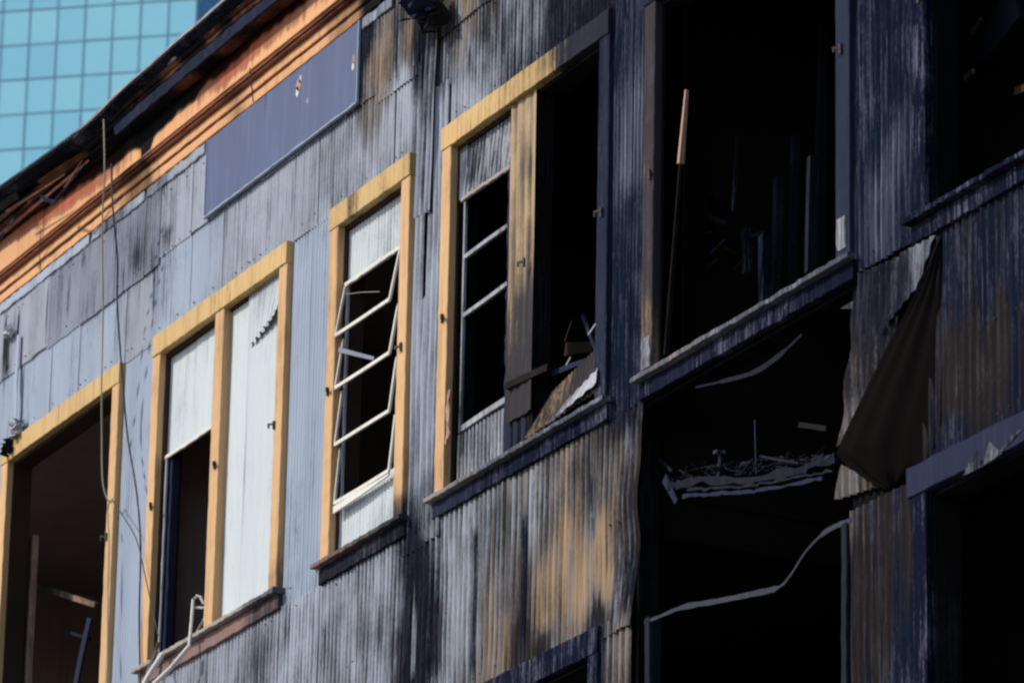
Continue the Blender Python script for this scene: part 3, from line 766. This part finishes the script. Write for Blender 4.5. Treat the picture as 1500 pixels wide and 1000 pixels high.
# cords
def cord(pts, r, mat, label):
    return top(MB().tube(spline(pts, 10), r, 6), 'cord', mat, label, 'cord', 'loose cords hanging in front of the wall')
cord([P(152, 175, .45), P(153, 250, .45), P(150, 330, .4), P(151, 450, .3), P(149, 560, .25), P(149, 640, .2), P(150, 700, .18), P(156, 728, .15), P(163, 736, .12)], .0065, 'cord_pale', 'pale yellowish cord dropping from the eaves across the first window header')
cord([P(165, 730, .1), P(158, 745, .1), P(160, 800, .1), P(158, 880, .1), P(157, 1010, .1)], .006, 'cord_pale', 'pale cord hanging straight down inside the first window opening')
cord([P(163, 240, .42), P(165, 300, .4), P(172, 380, .3), P(172, 450, .25), P(180, 560, .15), P(187, 640, .1), P(200, 720, .08), P(206, 800, .07), P(204, 900, .07), P(206, 1030, .07)], .008, 'cord_dark', 'dark cable running down the pale strip between the two leftmost windows')
cord([P(165, 733, .09), P(180, 755, .09), P(200, 790, .09), P(212, 840, .09), P(225, 900, .09), P(232, 930, .09)], .0045, 'cord_dark', 'thin dark wire slanting from the cord loop to the second window')
cord([P(60, 335, .2), P(58, 370, .15), P(60, 398, .1)], .004, 'cord_dark', 'short wire over the cornice mouldings at far left')
cord([P(366, 100, .16), P(368, 120, .15), P(371, 150, .13)], .005, 'cord_dark', 'short dark wire on the cornice above the sign board')

# bent white tube frame leaning out of the second window
tf = MB()
tf.tube([P(216, 1010, .3), P(250, 978, .2), P(277, 946, .12)], .018, 8)
tf.tube([P(277, 948, .12), P(281, 905, .08), P(283, 878, .06), P(289, 872, .04), P(294, 874, .02), P(299, 884, .0)], .012, 8)
tf.tube([P(284, 889, .05), P(300, 890, .0)], .009, 6)
tf.tube([P(300, 905, .0), P(289, 923, .02), P(300, 930, .0)], .009, 6)
top(tf, 'bent_frame', 'tube', 'bent white metal tube frame poking over the sill of the second window', 'metal frame')
top(MB().tube([P(205, 1012, .3), P(220, 985, .2), P(238, 958, .1)], .022, 8), 'pipe', 'tube', 'pale grey pipe leaning at the lower left corner of the second window', 'pipe')
top(MB().bar(P(216, 985, .12), P(229, 952, .09), .05, .015).bar(P(222, 968, .1), P(232, 940, .08), .03, .015, 1, .6), 'scrap', 'hook', 'twisted rusty scrap at the foot of the second window left board', 'scrap')

# crumpled sheet metal at the top left corner of the first window
def crumpled(name, mat, px, py, w, h, label, out=.07, seed=1, field=NONE, cat='scrap metal', group=None, depth=.06):
    c = P(px, py, out)
    r = np.random.RandomState(seed); n = 7
    v = []; f = []
    for j in range(n):
        for i in range(n):
            a, b = i / (n - 1) - .5, j / (n - 1) - .5
            k = 1 - .35 * abs(a * 2) ** 3
            v.append((c[0] + a * w * k + r.uniform(-.1, .1) * w, c[1] + r.uniform(-depth, depth), c[2] + b * h * (1 - .4 * abs(a)) + r.uniform(-.08, .08) * h))
    for j in range(n - 1):
        for i in range(n - 1): a = j * n + i; f.append((a, a + 1, a + n + 1, a + n))
    mb = MB(); mb.add(v, f)
    nv = len(v); mb.add([(x, y + .004, z) for x, y, z in v], [q[::-1] for q in f])
    return top(mb, name, mat, label, cat, group, field)
crumpled('crumpled_sheet', 'grey', 25, 628, .22, .15, 'crumpled grey sheet metal at the top left corner of the first window', seed=3)
crumpled('crumpled_sheet', 'dark', 13, 655, .24, .14, 'dark crumpled scrap beneath the grey one at the first window corner', seed=4)
crumpled('crumpled_sheet', 'white', 11, 487, .18, .07, 'small curled white flap above the painted-in dark hole at far left', seed=5, depth=.03)
crumpled('crumpled_sheet', 'darkblue', 612, 8, .5, .16, 'dark blue crumpled metal hanging where the cornice ends', seed=6, out=.2, depth=.09)
crumpled('crumpled_sheet', 'char', 635, 22, .35, .22, 'black charred lump right of the cornice end', seed=8, out=.14, depth=.08)
crumpled('crumpled_sheet', 'wood', 656, 610, .07, .36, 'splintered bare timber on the left board of the third double frame', seed=9, out=.06, depth=.01, cat='splinter')
# long narrow strip hanging beside the far left sheet
ms = MB().ribbon(spline([P(27, 490, .05), P(23, 560, .06), P(22, 610, .06), P(14, 650, .06)], 6), .06, .004, (1, 0, 0))
top(ms, 'metal_strip', 'sheet_blue', 'narrow pale strip hanging under the painted-in dark hole at far left', 'metal strip')

# inside the first window: stud, red beam, blue scraps
top(MB().box(P(42, 850, -.2)[0] - .05, P(42, 850, -.2)[0] + .05, .2, .25, 10.6, P(42, 787, -.2)[2], step=.1, jit=.004), 'timber_stud', 'wood', 'brown upright board standing inside the first window', 'board', field=Field([(40, 800, .35), (40, 950, .5)]))
top(MB().bar(P(55, 857, -.5), P(142, 886, -.5), .05, .06, .8), 'fallen_beam', 'wood', 'reddish fallen lath lying across inside the first window', 'beam', field=Field([(60, 860, .6), (140, 880, .8)]))
top(MB().bar(P(132, 905, -.4), P(110, 1010, -.4), .09, .02), 'fallen_strip', 'darkblue', 'dark blue metal strip leaning inside the first window', 'metal strip')
top(MB().bar(P(92, 922, -.5), P(132, 935, -.45), .025, .02), 'fallen_strip', 'dark', 'short dark rod inside the first window above the blue strip', 'rod')
top(MB().box(-4.7, -4.66, -.03, .02, 11.27, 11.62, step=.05, jit=.004), 'broken_board', 'tube', 'stub of white board at the foot of the first window right board', 'board')
# louvre window bits
top(MB().bar(P(497, 512, .03), P(548, 525, -.05), .035, .012, .7), 'loose_slat', 'patch', 'loose grey slat jutting from the second light of the narrow window', 'slat')
top(MB().tube([P(505, 431, .0), P(530, 428, -.03), P(556, 427, -.06)], .0016, 5), 'wire', 'tube', 'thin pale wire across the top light of the narrow window', 'wire')

# fallen debris on the sill of the buckled double window
def slide(X, Y, Z, U, T):
    return X, Y, Z
fs = empty('fallen_sheet', (2.95, -.02, 11.28), 'fallen scorched corrugated sheet lying on the sill of the double window with ochre header', 'fallen sheet')
c0, c1, c2, c3 = [Vector(P(*p)) for p in ((770, 642, .05), (876, 572, .05), (876, 508, .0), (812, 572, .0))]
def quad_sheet(par, name, mat, c0, c1, c2, c3, ridges, amp, field, n2=12, along=True):
    v, f = [], []; nx = ridges * 5
    nrm = (c1 - c0).cross(c3 - c0).normalized()
    for j in range(n2 + 1):
        for i in range(nx + 1):
            a, b = i / nx, j / n2
            p = c0.lerp(c1, a).lerp(c3.lerp(c2, a), b)
            v.append(tuple(p + nrm * amp * math.cos((a if along else b) * ridges * 2 * math.pi)))
    for j in range(n2):
        for i in range(nx): a = j * (nx + 1) + i; f.append((a, a + 1, a + nx + 2, a + nx + 1))
    org = Vector(par.location) if par else None
    o = link(name, v, f, M[mat], par, True, field)
    if par: o.data.transform(Matrix.Translation(-org))
    return o
quad_sheet(fs, 'scorched_half', 'brown', c0, c1, c2, c3, 14, .008, Field([(800, 620, .75), (860, 540, .85), (820, 580, .6)]))
d = [Vector(P(*p)) for p in ((800, 622, .075), (874, 560, .075), (876, 538, .06), (828, 590, .07))]
quad_sheet(fs, 'bare_half', 'grey', d[0], d[1], d[2], d[3], 5, .006, Field([(830, 590, .3), (870, 540, .1)]))
q = MB()
for (xa, ya, xb, yb, w, t, dd) in ((852, 458, 874, 515, .035, .03, -.3), (838, 510, 872, 520, .09, .02, -.4), (820, 530, 872, 505, .02, .02, -.2), (800, 545, 860, 530, .03, .03, -.3), (760, 560, 800, 535, .05, .05, -.1), (868, 478, 876, 468, .012, .01, -.1), (826, 540, 834, 524, .012, .01, -.1)):
    pass
pile = [((854, 462), (874, 516), .035, 'darkblue', 'leaning blue-black stick with a pale tip behind the fallen sheet', .3),
        ((832, 512), (870, 508), .09, 'char_brown', 'broad brown charred board behind the fallen sheet', .4),
        ((862, 490), (877, 468), .014, 'grey', 'short pale stick crossing the leaning one', .15),
        ((826, 541), (836, 523), .014, 'grey', 'small pale splinter left of the brown board', .15),
        ((808, 548), (872, 524), .04, 'darkblue', 'long sooty batten lying over the fallen sheet', .15),
        ((828, 500), (838, 470), .02, 'char', 'faint dark stick at the back of the debris pile', .5)]
for (a, b, w, mt, lb, dp) in pile:
    top(MB().bar(P(*a, -dp), P(*b, -dp), w, w * .5, .7), 'burnt_stick', mt, lb, 'stick', 'burnt sticks on the double window sill')
top(MB().bar(P(744, 566, .03), P(805, 538, .0), .045, .04), 'burnt_batten', 'char', 'black batten crossing the foot of the scorched mullion', 'batten')

# inside the big black opening
top(MB().bar(P(1006, 132, -.0), P(997, 240, -.0), .016, .02, 1.8), 'split_stud', 'wood', 'thin bright split timber standing in the large black opening', 'stud', field=NONE)
top(MB().bar(P(997, 241, -.0), P(976, 520, -.03), .014, .02, 1.6), 'charred_stud', 'char_brown', 'blackened stud under the bright split timber', 'stud', field=Field([(990, 260, .7), (980, 500, .86)]))
ins = [((1023, 290), (1026, 520), .06, 'darkblue', 'dark blue-grey post inside the large opening, second from its left frame'),
       ((1119, 345), (1119, 470), .06, 'darkblue', 'blue-black post right of centre inside the large opening'),
       ((1092, 335), (1094, 400), .05, 'dark', 'faint short post left of the blue-black one'),
       ((1080, 200), (1074, 310), .02, 'dark', 'thin hanging lath at the middle of the large opening'),
       ((1032, 380), (1064, 350), .02, 'darkblue', 'upper of two slanting laths inside the large opening'),
       ((1033, 397), (1050, 380), .014, 'brown', 'lower and paler of two slanting laths inside the large opening'),
       ((1028, 283), (1050, 285), .03, 'char_brown', 'topmost charred piece hanging in the large opening'),
       ((1040, 318), (1062, 326), .03, 'wood', 'brown scorched block end inside the large opening'),
       ((1031, 343), (1041, 340), .015, 'brown', 'small brown chip between block end and slanting laths')]
for (a, b, w, mt, lb) in ins:
    top(MB().bar(P(*a, -.5), P(*b, -.5), w, w * .8), 'charred_timber', mt, lb, 'charred timber', 'charred timbers inside the large opening', field=Field([(1000, 300, .75), (1100, 300, .75)]))
for (xa, ya, yb, w, dp) in ((1040, 230, 500, .05, .8), (1062, 180, 470, .04, .9), (1140, 260, 440, .05, .7), (1165, 200, 420, .04, 1.0), (1190, 230, 400, .05, .8), (1205, 40, 390, .05, 1.1), (1130, 20, 250, .04, 1.0), (1085, 0, 210, .04, .9)):
    a, b = P(xa, ya, -dp), P(xa - 4, yb, -dp)
    MB().bar(a, b, w, .05, 1, .1).build('burnt_stud', M['dark'], B, field=Field([(1000, 200, .25), (1200, 300, .35)]))
for (xa, ya, xb, yb, w) in ((1022, 300, 1070, 322, .02), (1030, 420, 1062, 392, .012), (1034, 350, 1080, 372, .02), (1028, 330, 1052, 300, .012), (1040, 440, 1075, 430, .012), (1090, 350, 1120, 340, .03), (1075, 395, 1105, 360, .012), (1048, 470, 1056, 430, .01)):
    MB().bar(P(xa, ya, -.6), P(xb, yb, -.65), w, w * .5, .6).build('burnt_lath', M[random.choice(('dark', 'char_brown', 'darkblue'))], B, field=NONE)
# back room partition of corrugated metal, faintly seen
sheet('inner_cladding', B, 4.8, 7.0, 11.0, 13.8, y=1.4, pitch=.09, amp=.012, mat='dark', field=BLACK, dz=.3)

# the slumped floor edge in the missing bay
rag = empty('collapsed_beam', P(1100, 705, -.1), 'charred beam sagging across the hole under the large opening', 'collapsed beam')
ro = Vector(rag.location)
def under(par, mb, name, mat, field=NONE):
    o = link(name, mb.v, mb.f, M[mat], par, False, field); o.data.transform(Matrix.Translation(-Vector(par.location))); return o
def ragged(pts, w, t, n=7, j=.02):
    sp = spline(pts, n); ws = [w * random.uniform(.45, 1.25) for _ in sp]
    return MB().ribbon([p + Vector((random.uniform(-j, j) * .5, random.uniform(-j, j), random.uniform(-j, j) * .5)) for p in sp], ws, t)
under(rag, ragged([P(985, 712, -.1), P(1030, 705, -.1), P(1100, 702, -.1), P(1170, 690, -.1), P(1222, 672, -.1)], .055, .05), 'beam', 'dark')
under(rag, ragged([P(1000, 727, -.05), P(1060, 722, -.05), P(1120, 717, -.05), P(1205, 700, -.05)], .022, .02, 9, .01), 'lower_batten', 'darkblue')
under(rag, ragged([P(1010, 716, -.07), P(1080, 713, -.07), P(1150, 702, -.07), P(1222, 690, -.07)], .018, .02, 9, .015), 'middle_batten', 'dark')
under(rag, MB().bar(P(974, 700, -.08), P(991, 735, -.08), .06, .015, .6), 'end_plate', 'darkblue')
under(rag, ragged([P(1150, 694, -.12), P(1190, 686, -.1), P(1218, 668, -.1)], .022, .015), 'curled_edge', 'darkblue')
rub = MB()
for k in range(160):
    t = random.random(); px = 985 + t * 225; py = 706 - t * 26 - random.uniform(0, 16)
    a = P(px, py, -.15 - random.random() * .2); r = random.uniform(.004, .02)
    rub.bar(a, (a[0] + random.uniform(-.12, .12), a[1] + random.uniform(-.05, .05), a[2] + random.uniform(-.02, .05)), r, r * .6, .6, random.random() * 3)
top(rub, 'rubble', 'dark', 'black burnt rubble heaped on the sagging beam', 'rubble')
bpy.data.objects['rubble']['kind'] = 'stuff'
for (a, b, w, mt, lb) in [((1057, 662), (1053, 702), .03, 'dark', 'short upright stub with pale top on the sagging beam'),
                          ((1106, 615), (1108, 694), .01, 'darkblue', 'thin upright rod on the middle of the sagging beam'),
                          ((1114, 668), (1170, 678), .014, 'dark', 'stick lying low on the right of the upright rod'),
                          ((948, 655), (985, 690), .02, 'dark', 'slanting rod at the left end of the sagging beam'),
                          ((1172, 622), (1212, 628), .03, 'char', 'dim scrap hanging high at the right of the hole')]:
    top(MB().bar(P(*a, -.15), P(*b, -.15), w, w * .7), 'burnt_rod', mt, lb, 'rod', 'burnt rods about the sagging beam')
top(MB().box(*[c for c in (P(1051, 665, -.13)[0], P(1059, 663, -.13)[0] - .02, .1, .16, P(1055, 664, -.13)[2], P(1055, 664, -.13)[2] + .02)]), 'pale_cap', 'grey', 'tiny pale cap on the short upright stub', 'cap', field=Field([(1050, 660, .6), (1100, 660, .6)]))

# drooping metal strips
top(MB().ribbon(spline([P(944, 911, .02), P(965, 903, .03), P(1000, 889, .04), P(1050, 880, .04), P(1100, 870, .05), P(1140, 860, .06), P(1158, 842, .05), P(1180, 808, .04), P(1205, 782, .03), P(1225, 770, .03), P(1246, 762, .02)], 6),
                [(.02 if k < 12 else .034 if k < 30 else .015 if k < 48 else .03) * random.uniform(.8, 1.2) for k in range(61)], .004), 'drooping_strip', 'strip', 'long pale metal strip drooping in an S curve across the lower black hole', 'metal strip', 'drooping strips')
top(MB().ribbon(spline([P(1020, 567, .0), P(1060, 558, .02), P(1105, 545, .03), P(1140, 522, .03), P(1175, 490, .0)], 6), [.012] * 6 + [.025] * 6 + [.035] * 8 + [.015] * 5, .006), 'drooping_strip', 'dark', 'short thin strip sagging just under the sill of the large opening', 'metal strip', 'drooping strips', field=NONE)
c = [P(1231, 452, .0), P(1250, 440, .0), P(1251, 452, .0)]
mb = MB().add(c + [(x, y + .004, z) for x, y, z in c], [(0, 1, 2), (3, 5, 4), (0, 3, 4, 1), (1, 4, 5, 2), (2, 5, 3, 0)])
top(mb, 'torn_corner', 'grey', 'small torn triangle of metal right under the end of the large sill', 'scrap metal', field=Field([(1240, 450, .68), (1260, 450, .68)]))

# sheet that has peeled off right of the hole
pe = empty('peeled_sheet', (7.0, -.03, 9.9), 'corrugated sheet torn diagonally and folded back beside the hole', 'peeled sheet')
def poly_sheet(par, name, mat, poly, pitch, amp, y, field, lean=0.0, sx=0.0):
    """corrugated sheet filling a polygon of wall points (u,z)"""
    us_ = [p[0] for p in poly]
    u0, u1 = min(us_), max(us_)
    n = max(6, int((u1 - u0) / pitch * 6)); v, f = [], []; rows = 14
    for i in range(n + 1):
        u = u0 + (u1 - u0) * (i + .001) / (n + .002)
        zsx = []
        for k in range(len(poly)):
            (xa, za), (xb, zb) = poly[k], poly[(k + 1) % len(poly)]
            if (xa - u) * (xb - u) <= 0 and xa != xb: zsx.append(za + (zb - za) * (u - xa) / (xb - xa))
        lo, hi = min(zsx), max(zsx)
        for j in range(rows + 1):
            z = lo + (hi - lo) * j / rows
            us2 = u + sx * (z - hi)
            v.append((u, y - amp * math.cos(2 * math.pi * (us2 - u0) / pitch) - lean * (poly[0][1] - z), z))
    for i in range(n):
        for j in range(rows): a = i * (rows + 1) + j; f.append((a, a + rows + 1, a + rows + 2, a + 1))
    o = link(name, v, f, M[mat], par, True, field); o.data.transform(Matrix.Translation(-Vector(par.location))); return o
def uz(*pts): return [(P(*p)[0], P(*p)[2]) for p in pts]
PF = Field([(1270, 430, .86, .1), (1330, 390, .8, .1), (1290, 500, .82, .2), (1260, 560, .76, .35), (1245, 620, .66, .5), (1350, 370, .6)])
poly_sheet(pe, 'standing_part', 'sheet', uz((1258, 402), (1330, 372), (1318, 480), (1255, 620), (1231, 655)), .08, .013, -.012, PF, 0, .06)
poly_sheet(pe, 'curled_part', 'sheet', uz((1326, 372), (1376, 345), (1352, 420), (1296, 490), (1312, 400)), .08, .006, -.03, PF, .02, .1)
poly_sheet(pe, 'lower_part', 'sheet', uz((1232, 678), (1292, 712), (1228, 732)), .08, .014, -.012, Field([(1240, 710, .62, .6), (1290, 715, .7, .5)]), 0, .03)
Lc = spline([P(1377, 348, .02), P(1345, 425, .05), P(1303, 505, .07), P(1266, 580, .08), (P(1231, 655, .09)), P(1233, 672, .08), P(1262, 696, .06), P(1296, 716, .03)], 6)
Rc = spline([P(1381, 350, .0), P(1386, 430, .0), P(1388, 500, .0), P(1386, 560, .0), P(1380, 620, .0), P(1366, 665, .0), P(1345, 690, .0), P(1318, 708, .0)], 6)
v, f = [], []; nn = 26
for a, b in zip(Lc, Rc):
    for k in range(nn + 1):
        t = k / nn; p = a.lerp(b, t)
        p = p + Vector((0, -.07 * math.sin(math.pi * min(1, t * 1.3)) * (b - a).length - .010 * math.cos(t * 2 * math.pi * 4), 0))
        v.append(tuple(p))
for j in range(len(Lc) - 1):
    for k in range(nn): a = j * (nn + 1) + k; f.append((a, a + 1, a + nn + 2, a + nn + 1))
o = link('folded_flap', v, f, M['inside'], pe, True, BLACK); o.data.transform(Matrix.Translation(-Vector(pe.location)))
o = MB().ribbon([p + Vector((0, -.004, 0)) for p in Lc[:25]], .012, .004, (1, 0, 0)); under(pe, o, 'torn_edge', 'brown', field=Field([(1240, 640, .7), (1370, 360, .9)]))

# metal debris hanging in the right-hand opening
top(MB().bar(P(1490, -5, -.5), P(1412, 112, -.5), .34, .03, .25, .1), 'hanging_duct', 'dark', 'dark bent sheet hanging diagonally in the top right opening', 'sheet metal')
top(MB().bar(P(1424, 48, -.45), P(1437, 28, -.45), .03, .02, .6), 'hanging_scrap', 'wood', 'short brown and grey scrap left of the hanging bent sheet', 'scrap', 'scraps in the top right opening', field=Field([(1430, 30, .6), (1500, 30, .6)]))
top(MB().bar(P(1413, 117, -.45), P(1426, 104, -.45), .035, .02, .8), 'hanging_scrap', 'wood', 'small pinkish scrap at the tip of the hanging bent sheet', 'scrap', 'scraps in the top right opening', field=Field([(1420, 110, .3), (1500, 30, .5)]))
top(MB().bar(P(1488, 135, -.45), P(1504, 128, -.45), .05, .02, .8), 'hanging_scrap', 'char_brown', 'brown scrap at the right edge of the picture', 'scrap', 'scraps in the top right opening')

# ------------------------------------------------------------------ glass tower far behind
TD = 285.0
tw_az = math.radians(231)
tl = Vector((math.cos(tw_az), math.sin(tw_az), 0))           # along the facade towards picture left
tr = -tl
tn = Vector((tl.y, -tl.x, 0))
if tn.dot(Vector(FW)) > 0: tn = -tn                           # outward, towards the street
ori = Vector(CAM) + Vector(ray(288, 0)) * TD
T = empty('glass_tower', (ori.x, ori.y, 0), 'tall office tower with a pale turquoise glass grid behind the roof', 'tower')
def at(px, py):
    d = Vector(ray(px, py)); t = (ori - Vector(CAM)).dot(tn) / d.dot(tn)
    return Vector(CAM) + d * t
pw = (at(124, 63) - at(2.6, 69)).dot(tr) / 3
ph = (at(2.6, 19).z - at(2.6, 119.6).z) / 2
zr = at(2.6, 119.6).z
ur = (at(2.6, 69) - ori).dot(tr)
ncol_right = int(round(-ur / pw))
base_u = ur + ncol_right * pw                                  # column line nearest to the corner
tm_, tnt, tb = nodes_of('turquoise_mirror_glass')
tcn = noise(tnt, 1, (.5, .5, .5), 4)
oi = tnt.nodes.new('ShaderNodeObjectInfo')
tcol = mix(tnt, tcn, (.34, .74, .83), (.44, .82, .88))
tcol = mix(tnt, mth(tnt, 'MULTIPLY', oi.outputs['Random'], .7), tcol, (.29, .64, .78))
tnt.links.new(tcol, tb.inputs['Base Color'])
tb.inputs['Metallic'].default_value = .15; tb.inputs['Roughness'].default_value = .18
mm_, mnt, mb_ = nodes_of('blue_grey_mullion')
mb_.inputs['Base Color'].default_value = (.2, .34, .48, 1); mb_.inputs['Roughness'].default_value = .5
M['glass'], M['mull'] = tm_, mm_
def tloc(a, h, o): p = tr * a + tn * o; return (p.x, p.y, h)
def tbox(a0, a1, h0, h1, o0, o1):
    v = [tloc(a, h, o) for a in (a0, a1) for o in (o0, o1) for h in (h0, h1)]
    return v, [(0, 1, 3, 2), (4, 6, 7, 5), (0, 4, 5, 1), (2, 3, 7, 6), (0, 2, 6, 4), (1, 5, 7, 3)]
v, f = tbox(base_u - 26 * pw, base_u, 0, zr + 16 * ph, -30, 0)
link('tower_body', v, f, mm_, T)
gap = .11
pv, pf = tbox(gap / 2, pw - gap / 2, gap / 2, ph - gap / 2, .005, .05)
pane_me = None
stuffv, stufff = MB(), None
for i in range(1, 27):
    for j in range(-int(zr / ph), 16):
        a, h = base_u - i * pw, zr + j * ph
        if i <= 11 and -3 <= j <= 6:
            if pane_me is None:
                o = link('pane', pv, pf, tm_, T); pane_me = o.data
            else:
                o = bpy.data.objects.new('pane', pane_me); COL.objects.link(o); o.parent = T
            p = tr * a + tn * random.uniform(0, .01); o.location = (p.x, p.y, h)
            o.rotation_euler = (random.uniform(-.003, .003), random.uniform(-.003, .003), random.uniform(-.004, .004))
        else:
            q = tr * a
            stuffv.add([(x + q.x, y + q.y, z + h) for x, y, z in pv], pf)
o = stuffv.build('distant_pane', tm_, T, kind='stuff')
# the facet that turns away at the corner, its shade put into darker glass
fdir = (tr * math.cos(math.radians(55)) - tn * math.sin(math.radians(55)))
fn_ = Vector((fdir.y, -fdir.x, 0))
if fn_.dot(tn) < 0: fn_ = -fn_
def fbox(a0, a1, h0, h1, o0, o1):
    b = tr * base_u
    v = []
    for a in (a0, a1):
        for o_ in (o0, o1):
            for h in (h0, h1):
                p = b + fdir * a + fn_ * o_; v.append((p.x, p.y, h))
    return v, [(0, 1, 3, 2), (4, 6, 7, 5), (0, 4, 5, 1), (2, 3, 7, 6), (0, 2, 6, 4), (1, 5, 7, 3)]
v, f = fbox(.05, 14 * pw, 0, zr + 16 * ph, -20, 0); link('tower_body', v, f, mm_, T)
fm = MB()
for i in range(0, 13):
    for j in range(-int(zr / ph), 16):
        v, f = fbox(.1 + i * pw + gap, .1 + (i + 1) * pw - gap, zr + j * ph + gap / 2, zr + (j + 1) * ph - gap / 2, .005, .05)
        fm.add(v, f)
dg, dnt, db = nodes_of('shaded_blue_glass')
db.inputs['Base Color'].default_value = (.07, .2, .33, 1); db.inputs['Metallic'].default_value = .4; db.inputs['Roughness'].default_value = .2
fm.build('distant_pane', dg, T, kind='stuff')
